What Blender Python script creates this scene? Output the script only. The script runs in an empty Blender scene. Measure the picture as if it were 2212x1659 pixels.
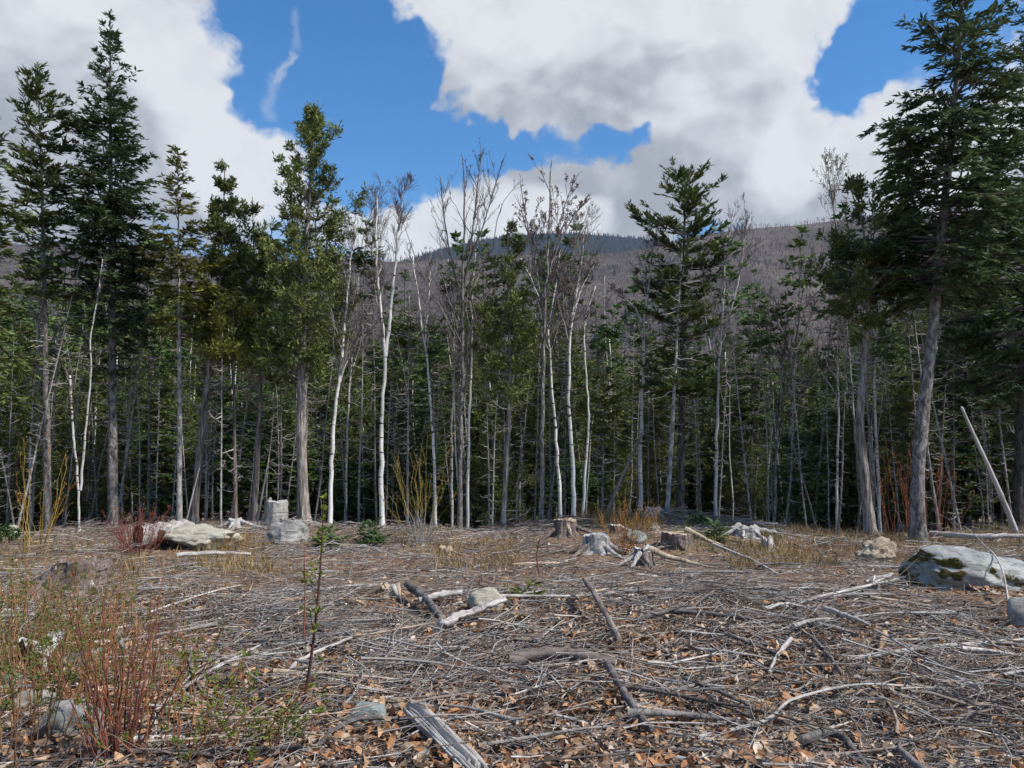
import bpy, bmesh, math, time
import numpy as np
from mathutils import Vector, Matrix, noise as mnoise
T0 = time.time()
rad = math.radians
SC = bpy.context.scene
COL = SC.collection

# ------------------------------------------------------------------ camera, light, exposure
PITCH = rad(5.0)
HFOV = rad(67.0)
EYE = 1.62
cam_d = bpy.data.cameras.new('camera')
cam_d.sensor_width = 36.0
cam_d.lens = 18.0 / math.tan(HFOV / 2)
cam_d.clip_start = 0.05
cam_d.clip_end = 20000
cam = bpy.data.objects.new('camera', cam_d)
COL.objects.link(cam)
cam.location = (0, 0, EYE)
cam.rotation_euler = (rad(90) + PITCH, 0, 0)
SC.camera = cam

SUN_EL = rad(48.0)
SUN_AZ = rad(112.0)          # clockwise from straight ahead (+Y): from the right, a little behind
SUN_DIR = Vector((math.sin(SUN_AZ) * math.cos(SUN_EL), math.cos(SUN_AZ) * math.cos(SUN_EL), math.sin(SUN_EL)))
sun_d = bpy.data.lights.new('sun', 'SUN')
sun_d.energy = 5.0
sun_d.angle = rad(4.0)
sun_d.color = (1.0, 0.95, 0.87)
sun = bpy.data.objects.new('sun', sun_d)
COL.objects.link(sun)
sun.rotation_euler = SUN_DIR.to_track_quat('Z', 'Y').to_euler()

SC.view_settings.view_transform = 'Standard'
SC.view_settings.look = 'None'
SC.view_settings.gamma = 1.0
SC.view_settings.use_curve_mapping = False
SC.view_settings.exposure = 0.27
SC.cycles.max_bounces = 4
SC.cycles.diffuse_bounces = 2
SC.cycles.glossy_bounces = 2
SC.cycles.transmission_bounces = 2
SC.cycles.volume_bounces = 0
SC.cycles.use_adaptive_sampling = True
SC.cycles.adaptive_threshold = 0.02
SC.cycles.adaptive_min_samples = 24
SC.cycles.use_denoising = True
SC.cycles.denoiser = 'OPENIMAGEDENOISE'
SC.cycles.denoising_input_passes = 'RGB_ALBEDO_NORMAL'
SC.cycles.denoising_prefilter = 'ACCURATE'

# ------------------------------------------------------------------ picture measurements -> places
W_, H_ = 2212.0, 1659.0
F_ = W_ / 2 / math.tan(HFOV / 2)
CP, SP = math.cos(PITCH), math.sin(PITCH)

def ray(u, v):
    cx = (u - W_ / 2) / F_
    cy = (H_ / 2 - v) / F_
    return Vector((cx, CP - SP * cy, SP + CP * cy))

def at(u, v, dist):
    d = ray(u, v)
    k = dist / d.y
    return Vector((d.x * k, dist, EYE + d.z * k))

EDGE_U = [-900, 0, 220, 440, 660, 885, 1030, 1180, 1330, 1475, 1620, 1770, 1990, 2212, 3100]
EDGE_V = [1150, 1150, 1138, 1128, 1128, 1136, 1146, 1128, 1108, 1108, 1130, 1155, 1160, 1152, 1150]
EDGE_D = [15.5, 16.5, 17.5, 18.5, 18.5, 18.5, 18, 17.5, 18.5, 18.5, 17, 15.5, 15, 15, 15]
EDGE_Z = [at(u, v, d).z for u, v, d in zip(EDGE_U, EDGE_V, EDGE_D)]

def fbm2(x, y, s, seed, octaves=4):
    """cheap vectorised sum of rotated sines, irregular enough for ground bumps"""
    r = np.random.RandomState(seed)
    out = np.zeros_like(x, dtype=float)
    amp, tot = 1.0, 0.0
    for o in range(octaves):
        for k in range(3):
            a = r.uniform(0, 2 * np.pi); p = r.uniform(0, 6.28, 2)
            c, d = np.cos(a), np.sin(a)
            xx = (x * c + y * d) / s; yy = (-x * d + y * c) / s
            out += amp * np.sin(xx * 2.1 + p[0] + 0.9 * np.sin(yy * 1.7 + p[1]))
            tot += amp
        s *= 0.52; amp *= 0.55
    return out / tot * 2.2

def gh(x, y):
    x = np.asarray(x, float); y = np.asarray(y, float)
    yy = np.maximum(y, 5.0)
    u = W_ / 2 + F_ * CP * np.clip(x / yy, -1.3, 1.3)
    D = np.interp(u, EDGE_U, EDGE_D); Z = np.interp(u, EDGE_U, EDGE_Z)
    t = np.clip((y - 5.0) / (D - 5.0), 0, 1)
    z = Z * t * t * (3 - 2 * t)
    d = np.maximum(y - D, 0)
    z = z - 8.5 * (1 - np.exp(-d * 0.03))
    near = np.exp(-np.maximum(y - 20, 0) / 30)
    z = z + (0.07 * fbm2(x, y, 2.2, 5) + 0.025 * fbm2(x, y, 0.55, 6, 2)) * near
    return z

def g1(x, y):
    return float(gh(np.array([x]), np.array([y]))[0])

def on_ground(u, v):
    d = ray(u, v)
    ks = np.linspace(2.5, 24, 900)
    px = d.x / d.y * ks; pz = EYE + d.z / d.y * ks
    under = pz < gh(px, ks)
    i = int(np.argmax(under)) if under.any() else len(ks) - 1
    return Vector((px[i], ks[i], g1(px[i], ks[i])))

def upx(px, dist):
    return px * dist / F_

# ------------------------------------------------------------------ node helpers
def newmat(name):
    m = bpy.data.materials.new(name); m.use_nodes = True
    nt = m.node_tree; nt.nodes.clear()
    out = nt.nodes.new('ShaderNodeOutputMaterial')
    return m, nt, out

def N(nt, t, **kw):
    n = nt.nodes.new(t)
    for k, v in kw.items():
        if k.startswith('i_'):
            n.inputs[k[2:].replace('_', ' ')].default_value = v
        else:
            setattr(n, k, v)
    return n

def ramp(nt, stops, interp='LINEAR'):
    n = nt.nodes.new('ShaderNodeValToRGB')
    cr = n.color_ramp; cr.interpolation = interp
    while len(cr.elements) > 1: cr.elements.remove(cr.elements[-1])
    cr.elements[0].position = stops[0][0]; cr.elements[0].color = (*stops[0][1], 1)
    for p, c in stops[1:]:
        e = cr.elements.new(p); e.color = (*c, 1)
    return n

def mixc(nt, a, b, fac, mode='MIX'):
    n = nt.nodes.new('ShaderNodeMix'); n.data_type = 'RGBA'; n.blend_type = mode
    for sock, val in ((n.inputs[0], fac), (n.inputs[6], a), (n.inputs[7], b)):
        if hasattr(val, 'links'): nt.links.new(val, sock)
        elif isinstance(val, (int, float)): sock.default_value = val
        else: sock.default_value = (*val, 1)
    return n.outputs[2]

def math_(nt, op, a, b=0.0, c=None, clamp=False):
    n = nt.nodes.new('ShaderNodeMath'); n.operation = op; n.use_clamp = clamp
    for i, val in enumerate((a, b, c)):
        if val is None: continue
        if hasattr(val, 'links'): nt.links.new(val, n.inputs[i])
        else: n.inputs[i].default_value = val
    return n.outputs[0]

def mapr(nt, x, a, b, c=0.0, d=1.0, smooth=True):
    n = nt.nodes.new('ShaderNodeMapRange'); n.interpolation_type = 'SMOOTHSTEP' if smooth else 'LINEAR'
    nt.links.new(x, n.inputs[0])
    for i, val in enumerate((a, b, c, d)): n.inputs[i + 1].default_value = val
    return n.outputs[0]

# ------------------------------------------------------------------ world: blue sky with broken cumulus
world = bpy.data.worlds.new('World'); SC.world = world; world.use_nodes = True
wn = world.node_tree; wn.nodes.clear()
w_out = wn.nodes.new('ShaderNodeOutputWorld')
w_bg = wn.nodes.new('ShaderNodeBackground')
SKY_STRENGTH = 0.15
w_bg.inputs['Strength'].default_value = SKY_STRENGTH
sky = wn.nodes.new('ShaderNodeTexSky'); sky.sky_type = 'NISHITA'; sky.sun_disc = False
sky.sun_elevation = SUN_EL; sky.sun_rotation = SUN_AZ
sky.altitude = 600; sky.air_density = 1.0; sky.dust_density = 0.4; sky.ozone_density = 2.5

def field_group(fine_detail=True):
    g = bpy.data.node_groups.new('cloud_field', 'ShaderNodeTree')
    g.interface.new_socket('Vector', in_out='INPUT', socket_type='NodeSocketVector')
    g.interface.new_socket('Value', in_out='OUTPUT', socket_type='NodeSocketFloat')
    gi = g.nodes.new('NodeGroupInput'); go = g.nodes.new('NodeGroupOutput')
    # billowy distortion of the lookup direction
    nz = N(g, 'ShaderNodeTexNoise', i_Scale=5.0, i_Detail=4.0 if fine_detail else 2.0, i_Roughness=0.58)
    g.links.new(gi.outputs[0], nz.inputs['Vector'])
    sub = g.nodes.new('ShaderNodeVectorMath'); sub.operation = 'SUBTRACT'
    g.links.new(nz.outputs['Color'], sub.inputs[0]); sub.inputs[1].default_value = (.5, .5, .5)
    mad = g.nodes.new('ShaderNodeVectorMath'); mad.operation = 'MULTIPLY_ADD'
    g.links.new(sub.outputs[0], mad.inputs[0]); mad.inputs[1].default_value = (.17, .17, .17)
    g.links.new(gi.outputs[0], mad.inputs[2])
    P = mad.outputs[0]
    if fine_detail:
        nb_ = N(g, 'ShaderNodeTexNoise', i_Scale=21.0, i_Detail=3.0, i_Roughness=0.6); g.links.new(gi.outputs[0], nb_.inputs['Vector'])
        sb_ = g.nodes.new('ShaderNodeVectorMath'); sb_.operation = 'SUBTRACT'
        g.links.new(nb_.outputs['Color'], sb_.inputs[0]); sb_.inputs[1].default_value = (.5, .5, .5)
        mb_ = g.nodes.new('ShaderNodeVectorMath'); mb_.operation = 'MULTIPLY_ADD'
        g.links.new(sb_.outputs[0], mb_.inputs[0]); mb_.inputs[1].default_value = (.05, .05, .05); g.links.new(P, mb_.inputs[2])
        P = mb_.outputs[0]
    # large heaps and gaps: (u, v, radius_u, radius_v, weight)
    blobs = [
        (130, 110, 330, 230, .8), (330, 150, 230, 200, .7), (-250, 250, 420, 380, .8), (230, 400, 300, 150, .4),
        (560, 370, 130, 110, .7), (420, 430, 160, 120, .5),
        (950, 10, 190, 90, .6), (1200, 90, 300, 170, .75), (1480, 110, 300, 220, .85), (1650, 280, 210, 160, .7),
        (1180, 200, 170, 80, .45), (1600, 440, 220, 110, .65), (1800, 20, 140, 80, .35),
        (1235, 430, 150, 100, .85), (1080, 470, 150, 90, .7), (850, 500, 180, 80, .7), (1430, 450, 130, 90, .7),
        (1890, 270, 130, 90, .75), (1850, 420, 190, 130, .8), (2200, 400, 330, 300, .6), (955, 208, 60, 34, .6),
        (700, 160, 190, 240, -.9), (830, 330, 160, 120, -.8), (640, 20, 160, 130, -.7), (1060, 325, 140, 52, -.75), (1200, 312, 110, 42, -.6),
        (1350, 335, 120, 50, -.85), (1800, 260, 70, 140, -.9), (1950, 80, 130, 120, -.8), (1850, 160, 80, 80, -.6), (540, 250, 60, 80, -.3), (860, 110, 90, 100, -.5),
    ]
    acc = None
    for (u, v, ru, rv, wt) in blobs:
        c = ray(u, v).normalized()
        m = g.nodes.new('ShaderNodeVectorMath'); m.operation = 'MULTIPLY_ADD'
        k = F_ * 1.02; kk = Vector((k / ru, k / max(ru, rv) * 0.6, k / rv))
        g.links.new(P, m.inputs[0]); m.inputs[1].default_value = kk
        m.inputs[2].default_value = (-c.x * kk.x, -c.y * kk.y, -c.z * kk.z)
        l = g.nodes.new('ShaderNodeVectorMath'); l.operation = 'LENGTH'
        g.links.new(m.outputs[0], l.inputs[0])
        f = mapr(g, l.outputs['Value'], 0.25, 1.35, wt, 0.0)
        acc = f if acc is None else math_(g, 'ADD', acc, f)
    # generic broken cloud everywhere
    n2 = N(g, 'ShaderNodeTexNoise', i_Scale=3.2, i_Detail=5.0 if fine_detail else 2.0, i_Roughness=0.56, i_Lacunarity=2.1)
    mp = g.nodes.new('ShaderNodeMapping'); mp.inputs['Scale'].default_value = (1, 1, 1.7); mp.inputs['Location'].default_value = (3.1, 1.7, .4)
    g.links.new(P, mp.inputs['Vector']); g.links.new(mp.outputs[0], n2.inputs['Vector'])
    n3 = N(g, 'ShaderNodeTexNoise', i_Scale=11.0, i_Detail=6.0 if fine_detail else 2.0, i_Roughness=0.62)
    g.links.new(mp.outputs[0], n3.inputs['Vector'])
    base = math_(g, 'MULTIPLY', math_(g, 'SUBTRACT', n2.outputs['Fac'], 0.47), 1.9)
    fine = math_(g, 'MULTIPLY', math_(g, 'SUBTRACT', n3.outputs['Fac'], 0.5), 1.7)
    tot = math_(g, 'ADD', math_(g, 'ADD', acc, base), fine)
    g.links.new(tot, go.inputs[0])
    return g

FG = field_group()
FG2 = field_group(False)
world.cycles.sampling_method = 'MANUAL'; world.cycles.sample_map_resolution = 512
tc = wn.nodes.new('ShaderNodeTexCoord')
def field(vec, g=None):
    n = wn.nodes.new('ShaderNodeGroup'); n.node_tree = g or FG
    wn.links.new(vec, n.inputs[0]); return n.outputs[0]
def voff(o):
    a = wn.nodes.new('ShaderNodeVectorMath'); a.operation = 'ADD'
    wn.links.new(tc.outputs['Generated'], a.inputs[0]); a.inputs[1].default_value = o
    return a.outputs[0]
f0 = field(tc.outputs['Generated'])
f1 = field(voff((0.05, -0.02, 0.085)), FG2)
cover = mapr(wn, f0, 0.0, 0.64)
thick_above = mapr(wn, f1, 0.1, 1.2)
puff = wn.nodes.new('ShaderNodeTexNoise'); puff.inputs['Scale'].default_value = 8; puff.inputs['Detail'].default_value = 6; puff.inputs['Roughness'].default_value = .6
wn.links.new(tc.outputs['Generated'], puff.inputs['Vector'])
puf2 = wn.nodes.new('ShaderNodeTexNoise'); puf2.inputs['Scale'].default_value = 8; puf2.inputs['Detail'].default_value = 6; puf2.inputs['Roughness'].default_value = .6
wn.links.new(voff((0.016, -0.008, 0.03)), puf2.inputs['Vector'])
emb = math_(wn, 'MULTIPLY', math_(wn, 'SUBTRACT', puf2.outputs['Fac'], puff.outputs['Fac']), 2.0)
shade = math_(wn, 'ADD', math_(wn, 'ADD', math_(wn, 'MULTIPLY', thick_above, 0.86), emb), math_(wn, 'MULTIPLY', math_(wn, 'SUBTRACT', puff.outputs['Fac'], .46), .8), clamp=True)
cr = ramp(wn, [(0.0, (4.4, 4.5, 4.7)), (0.3, (3.85, 3.97, 4.2)), (0.62, (3.2, 3.33, 3.6)), (1.0, (2.1, 2.22, 2.5))])
wn.links.new(shade, cr.inputs[0])
# the sky's own blue, a touch deeper as in the clear mountain air of the picture
hs = wn.nodes.new('ShaderNodeHueSaturation'); hs.inputs['Saturation'].default_value = 1.34; hs.inputs['Value'].default_value = 1.0
wn.links.new(sky.outputs[0], hs.inputs['Color'])
w_col = mixc(wn, hs.outputs[0], cr.outputs[0], cover)
# old contrail, a thin bent streak
def seg(u0, v0, u1, v1, wpx, amp):
    a = ray(u0, v0).normalized(); b = ray(u1, v1).normalized()
    mid = (a + b) / 2; ax = (b - a).normalized(); up = mid.normalized(); side = ax.cross(up).normalized()
    nz = wn.nodes.new('ShaderNodeTexNoise'); nz.inputs['Scale'].default_value = 34; nz.inputs['Detail'].default_value = 5
    wn.links.new(tc.outputs['Generated'], nz.inputs['Vector'])
    s = wn.nodes.new('ShaderNodeVectorMath'); s.operation = 'SUBTRACT'
    wn.links.new(tc.outputs['Generated'], s.inputs[0]); s.inputs[1].default_value = mid
    def dot(vv):
        d = wn.nodes.new('ShaderNodeVectorMath'); d.operation = 'DOT_PRODUCT'
        wn.links.new(s.outputs[0], d.inputs[0]); d.inputs[1].default_value = vv; return d.outputs['Value']
    l = (b - a).length / 2
    along = mapr(wn, math_(wn, 'ABSOLUTE', dot(ax)), l * .75, l * 1.15, 1, 0)
    wob = math_(wn, 'ADD', dot(side), math_(wn, 'MULTIPLY', math_(wn, 'SUBTRACT', nz.outputs['Fac'], .5), .03))
    across = mapr(wn, math_(wn, 'ABSOLUTE', wob), 0.0, wpx / F_, amp, 0)
    return math_(wn, 'MULTIPLY', along, across)
cs = math_(wn, 'MAXIMUM', seg(636, 112, 585, 182, 9, .5), math_(wn, 'MAXIMUM', seg(590, 170, 582, 262, 20, .28), seg(648, 20, 638, 110, 12, .22)))
w_col = mixc(wn, w_col, (3.3, 3.6, 4.1), cs)
wn.links.new(w_col, w_bg.inputs['Color'])
wn.links.new(w_bg.outputs[0], w_out.inputs['Surface'])

# ------------------------------------------------------------------ materials
def mat_attr(name, rough=0.8, transl=0.0, nscale=9.0, namt=0.35, objvar=0.18, spec=0.2, bump=0.0, bscale=60, stretch=(1, 1, 1)):
    """colour from the per-face attribute 'col', broken up by noise, slightly different on each copy"""
    m, nt, out = newmat(name)
    at_ = N(nt, 'ShaderNodeAttribute', attribute_name='col')
    tcn = N(nt, 'ShaderNodeTexCoord'); mp = N(nt, 'ShaderNodeMapping'); mp.inputs['Scale'].default_value = stretch
    nt.links.new(tcn.outputs['Object'], mp.inputs[0])
    nz = N(nt, 'ShaderNodeTexNoise', i_Scale=nscale, i_Detail=5.0, i_Roughness=0.6)
    nt.links.new(mp.outputs[0], nz.inputs['Vector'])
    v = mapr(nt, nz.outputs['Fac'], 0.25, 0.75, 1 - namt, 1 + namt)
    oi = N(nt, 'ShaderNodeObjectInfo')
    ov = mapr(nt, oi.outputs['Random'], 0, 1, 1 - objvar, 1 + objvar, smooth=False)
    hsv = N(nt, 'ShaderNodeHueSaturation'); nt.links.new(at_.outputs['Color'], hsv.inputs['Color'])
    nt.links.new(math_(nt, 'MULTIPLY', v, ov), hsv.inputs['Value'])
    col = hsv.outputs[0]
    b = N(nt, 'ShaderNodeBsdfPrincipled', i_Roughness=rough); b.inputs['Specular IOR Level'].default_value = spec
    nt.links.new(col, b.inputs['Base Color'])
    if bump:
        bz = N(nt, 'ShaderNodeTexNoise', i_Scale=bscale, i_Detail=4.0); nt.links.new(mp.outputs[0], bz.inputs['Vector'])
        bp = N(nt, 'ShaderNodeBump', i_Strength=bump, i_Distance=0.02); nt.links.new(bz.outputs['Fac'], bp.inputs['Height'])
        nt.links.new(bp.outputs[0], b.inputs['Normal'])
    sh = b.outputs[0]
    if transl:
        t = N(nt, 'ShaderNodeBsdfTranslucent'); nt.links.new(col, t.inputs['Color'])
        mx = N(nt, 'ShaderNodeMixShader'); mx.inputs[0].default_value = transl
        nt.links.new(sh, mx.inputs[1]); nt.links.new(t.outputs[0], mx.inputs[2]); sh = mx.outputs[0]
    nt.links.new(sh, out.inputs['Surface'])
    return m

def mat_bark(name, dark, mid, light, zs=0.25, scale=14, lichen=None, lamt=0.5, bump=0.8):
    m, nt, out = newmat(name)
    tcn = N(nt, 'ShaderNodeTexCoord'); mp = N(nt, 'ShaderNodeMapping'); mp.inputs['Scale'].default_value = (1, 1, zs)
    nt.links.new(tcn.outputs['Object'], mp.inputs[0])
    nz = N(nt, 'ShaderNodeTexNoise', i_Scale=scale, i_Detail=7.0, i_Roughness=0.65, i_Distortion=0.6)
    nt.links.new(mp.outputs[0], nz.inputs['Vector'])
    r = ramp(nt, [(0.38, dark), (0.5, mid), (0.64, light)]); nt.links.new(nz.outputs['Fac'], r.inputs[0])
    col = r.outputs[0]
    if lichen:
        n2 = N(nt, 'ShaderNodeTexNoise', i_Scale=5.5, i_Detail=6.0, i_Roughness=0.7); nt.links.new(tcn.outputs['Object'], n2.inputs['Vector'])
        col = mixc(nt, col, lichen, mapr(nt, n2.outputs['Fac'], 0.52, 0.62, 0, lamt))
    oi = N(nt, 'ShaderNodeObjectInfo')
    hsv = N(nt, 'ShaderNodeHueSaturation'); nt.links.new(col, hsv.inputs['Color'])
    nt.links.new(mapr(nt, oi.outputs['Random'], 0, 1, .8, 1.2, smooth=False), hsv.inputs['Value'])
    b = N(nt, 'ShaderNodeBsdfPrincipled', i_Roughness=0.9); b.inputs['Specular IOR Level'].default_value = 0.1
    nt.links.new(hsv.outputs[0], b.inputs['Base Color'])
    bp = N(nt, 'ShaderNodeBump', i_Strength=bump, i_Distance=0.06); nt.links.new(nz.outputs['Fac'], bp.inputs['Height'])
    nt.links.new(bp.outputs[0], b.inputs['Normal'])
    nt.links.new(b.outputs[0], out.inputs['Surface'])
    return m

def mat_birch(name, white, dirt, band=0.56):
    m, nt, out = newmat(name)
    tcn = N(nt, 'ShaderNodeTexCoord'); mp = N(nt, 'ShaderNodeMapping'); mp.inputs['Scale'].default_value = (2.2, 2.2, 15)
    nt.links.new(tcn.outputs['Object'], mp.inputs[0])
    nz = N(nt, 'ShaderNodeTexNoise', i_Scale=1.0, i_Detail=4.0, i_Roughness=0.6); nt.links.new(mp.outputs[0], nz.inputs['Vector'])
    n2 = N(nt, 'ShaderNodeTexNoise', i_Scale=1.3, i_Detail=5.0); nt.links.new(tcn.outputs['Object'], n2.inputs['Vector'])
    n3 = N(nt, 'ShaderNodeTexNoise', i_Scale=6.0, i_Detail=5.0); nt.links.new(tcn.outputs['Object'], n3.inputs['Vector'])
    c = mixc(nt, white, dirt, mapr(nt, n2.outputs['Fac'], 0.4, 0.72))
    c = mixc(nt, c, (.20, .17, .14), mapr(nt, n3.outputs['Fac'], 0.58, 0.7, 0, .7))
    c = mixc(nt, c, (.035, .03, .028), mapr(nt, nz.outputs['Fac'], band, band + 0.06))
    b = N(nt, 'ShaderNodeBsdfPrincipled', i_Roughness=0.7); b.inputs['Specular IOR Level'].default_value = 0.2
    nt.links.new(c, b.inputs['Base Color'])
    bp = N(nt, 'ShaderNodeBump', i_Strength=0.4, i_Distance=0.01); nt.links.new(nz.outputs['Fac'], bp.inputs['Height'])
    nt.links.new(bp.outputs[0], b.inputs['Normal'])
    nt.links.new(b.outputs[0], out.inputs['Surface'])
    return m

def mat_rock(name, base, light, dark, moss=None, mossdir=(0, -1, 0), scale=3.0, mcol=(.10, .085, .02)):
    m, nt, out = newmat(name)
    tcn = N(nt, 'ShaderNodeTexCoord')
    n1 = N(nt, 'ShaderNodeTexNoise', i_Scale=scale, i_Detail=9.0, i_Roughness=0.68); nt.links.new(tcn.outputs['Object'], n1.inputs['Vector'])
    mp = N(nt, 'ShaderNodeMapping'); mp.inputs['Scale'].default_value = (1, 1.4, 4); mp.inputs['Rotation'].default_value = (.3, .5, .2)
    nt.links.new(tcn.outputs['Object'], mp.inputs[0])
    n2 = N(nt, 'ShaderNodeTexNoise', i_Scale=scale * 1.6, i_Detail=7.0, i_Roughness=0.7, i_Distortion=1.2); nt.links.new(mp.outputs[0], n2.inputs['Vector'])
    r = ramp(nt, [(0.25, dark), (0.47, base), (0.72, light)]); nt.links.new(n1.outputs['Fac'], r.inputs[0])
    c = mixc(nt, r.outputs[0], dark, mapr(nt, n2.outputs['Fac'], 0.56, 0.66, 0, .75))
    n4 = N(nt, 'ShaderNodeTexNoise', i_Scale=38.0, i_Detail=4.0, i_Roughness=0.7); nt.links.new(tcn.outputs['Object'], n4.inputs['Vector'])
    c = mixc(nt, c, light, mapr(nt, n4.outputs['Fac'], 0.58, 0.7, 0, .6))
    if moss is not None:
        geo = N(nt, 'ShaderNodeNewGeometry')
        d = nt.nodes.new('ShaderNodeVectorMath'); d.operation = 'DOT_PRODUCT'
        nt.links.new(geo.outputs['Normal'], d.inputs[0]); d.inputs[1].default_value = mossdir
        s = math_(nt, 'ADD', d.outputs['Value'], math_(nt, 'MULTIPLY', math_(nt, 'SUBTRACT', n1.outputs['Fac'], .5), 2.6))
        n5 = N(nt, 'ShaderNodeTexNoise', i_Scale=16.0, i_Detail=6.0); nt.links.new(tcn.outputs['Object'], n5.inputs['Vector'])
        mc = ramp(nt, [(0.35, tuple(x * .4 for x in mcol)), (0.65, mcol)]); nt.links.new(n5.outputs['Fac'], mc.inputs[0])
        c = mixc(nt, c, mc.outputs[0], mapr(nt, s, moss, moss + .15))
    b = N(nt, 'ShaderNodeBsdfPrincipled', i_Roughness=0.85); b.inputs['Specular IOR Level'].default_value = 0.25
    nt.links.new(c, b.inputs['Base Color'])
    bp = N(nt, 'ShaderNodeBump', i_Strength=0.9, i_Distance=0.05); nt.links.new(n2.outputs['Fac'], bp.inputs['Height'])
    b2 = N(nt, 'ShaderNodeBump', i_Strength=0.5, i_Distance=0.01); nt.links.new(n4.outputs['Fac'], b2.inputs['Height'])
    nt.links.new(bp.outputs[0], b2.inputs['Normal']); nt.links.new(b2.outputs[0], b.inputs['Normal'])
    nt.links.new(b.outputs[0], out.inputs['Surface'])
    return m

def mat_wood(name, a, b_, c_, axis=2, scale=6.0, squeeze=0.08, crack=0.5):
    """weathered wood, grain along one local axis"""
    m, nt, out = newmat(name)
    tcn = N(nt, 'ShaderNodeTexCoord'); mp = N(nt, 'ShaderNodeMapping')
    s = [1.0, 1.0, 1.0]; s[axis] = squeeze; mp.inputs['Scale'].default_value = s
    nt.links.new(tcn.outputs['Object'], mp.inputs[0])
    n1 = N(nt, 'ShaderNodeTexNoise', i_Scale=scale * 4, i_Detail=6.0, i_Roughness=0.7, i_Distortion=.4); nt.links.new(mp.outputs[0], n1.inputs['Vector'])
    n2 = N(nt, 'ShaderNodeTexNoise', i_Scale=scale * .6, i_Detail=5.0); nt.links.new(tcn.outputs['Object'], n2.inputs['Vector'])
    r = ramp(nt, [(0.32, c_), (0.47, b_), (0.66, a)]); nt.links.new(n1.outputs['Fac'], r.inputs[0])
    c = mixc(nt, r.outputs[0], c_, mapr(nt, n2.outputs['Fac'], 0.5, 0.75, 0, crack))
    b = N(nt, 'ShaderNodeBsdfPrincipled', i_Roughness=0.85); b.inputs['Specular IOR Level'].default_value = 0.15
    nt.links.new(c, b.inputs['Base Color'])
    bp = N(nt, 'ShaderNodeBump', i_Strength=0.9, i_Distance=0.02); nt.links.new(n1.outputs['Fac'], bp.inputs['Height'])
    nt.links.new(bp.outputs[0], b.inputs['Normal'])
    nt.links.new(b.outputs[0], out.inputs['Surface'])
    return m

def mat_cut(name, a, b_):
    m, nt, out = newmat(name)
    tcn = N(nt, 'ShaderNodeTexCoord')
    n1 = N(nt, 'ShaderNodeTexNoise', i_Scale=5.0, i_Detail=7.0, i_Roughness=.7); nt.links.new(tcn.outputs['Object'], n1.inputs['Vector'])
    wv = N(nt, 'ShaderNodeTexWave', wave_type='RINGS', rings_direction='Z', i_Scale=14.0, i_Distortion=3.0, i_Detail=3.0)
    nt.links.new(tcn.outputs['Object'], wv.inputs['Vector'])
    r = ramp(nt, [(0.3, b_), (0.6, a)]); nt.links.new(n1.outputs['Fac'], r.inputs[0])
    c = mixc(nt, r.outputs[0], tuple(x * .6 for x in b_), mapr(nt, wv.outputs['Fac'], .6, 1, 0, .4))
    b = N(nt, 'ShaderNodeBsdfPrincipled', i_Roughness=0.9); b.inputs['Specular IOR Level'].default_value = 0.1
    nt.links.new(c, b.inputs['Base Color'])
    bp = N(nt, 'ShaderNodeBump', i_Strength=0.6, i_Distance=0.01); nt.links.new(n1.outputs['Fac'], bp.inputs['Height'])
    nt.links.new(bp.outputs[0], b.inputs['Normal']); nt.links.new(b.outputs[0], out.inputs['Surface'])
    return m

M = {}
M['needles'] = mat_attr('needles', .65, .22, 1.1, .35, .14, .25)
M['cedar_leaf'] = mat_attr('cedar_leaf', .65, .22, 0.9, .4, .14, .25)
M['twig'] = mat_attr('twig_bark', .85, 0, 22, .3, .15, .1)
M['litter'] = mat_attr('dead_leaf', .7, .18, 30, .3, .1, .25)
M['green_leaf'] = mat_attr('green_leaf', .55, .3, 8, .2, .05, .3)
M['grass'] = mat_attr('dry_grass', .8, .2, 2, .35, .0, .15)
M['farwood'] = mat_attr('far_wood', .9, 0, .02, .25, 0, .05)
M['stick'] = mat_attr('stick_bark', .9, 0, 9, .45, .22, .1, bump=.7, bscale=45)
M['bark_spruce'] = mat_bark('bark_spruce', (.07, .062, .058), (.19, .17, .16), (.33, .305, .29), .45, 16, (.30, .30, .28), .45)
M['bark_hemlock'] = mat_bark('bark_hemlock', (.06, .054, .05), (.18, .16, .15), (.33, .305, .29), .45, 15, (.25, .25, .23), .3)
M['bark_cedar'] = mat_bark('bark_cedar', (.09, .07, .06), (.245, .205, .182), (.44, .395, .36), .11, 22, (.34, .33, .30), .25)
M['bark_brown'] = mat_bark('bark_brown', (.06, .042, .034), (.15, .11, .09), (.26, .21, .18), .08, 22)
M['bark_grey'] = mat_bark('bark_grey', (.09, .083, .078), (.24, .222, .21), (.40, .38, .36), .5, 12, (.42, .42, .40), .6, .4)
M['bark_dark'] = mat_bark('bark_dark', (.03, .026, .024), (.075, .066, .06), (.14, .125, .115), .3, 14)
M['birch'] = mat_birch('birch_bark', (.72, .69, .65), (.46, .42, .38), .585)
M['birch_grey'] = mat_birch('birch_bark_grey', (.50, .48, .45), (.30, .27, .245), .555)
M['silver'] = mat_wood('silver_wood', (.56, .53, .50), (.36, .335, .315), (.12, .105, .10))
M['silver_x'] = mat_wood('silver_wood_log', (.58, .54, .50), (.38, .345, .32), (.13, .11, .10), 0)
M['brown_x'] = mat_wood('brown_wood_log', (.30, .25, .22), (.18, .145, .125), (.06, .048, .042), 0)
M['dark_x'] = mat_wood('dark_bark_log', (.23, .21, .20), (.12, .105, .10), (.035, .03, .028), 0, 9, .5)
M['orange_x'] = mat_wood('tan_wood_log', (.50, .35, .22), (.34, .22, .13), (.12, .08, .05), 0)
M['stump_brown'] = mat_wood('stump_wood', (.27, .215, .19), (.145, .11, .098), (.045, .034, .03), 2, 7, .1)
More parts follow.
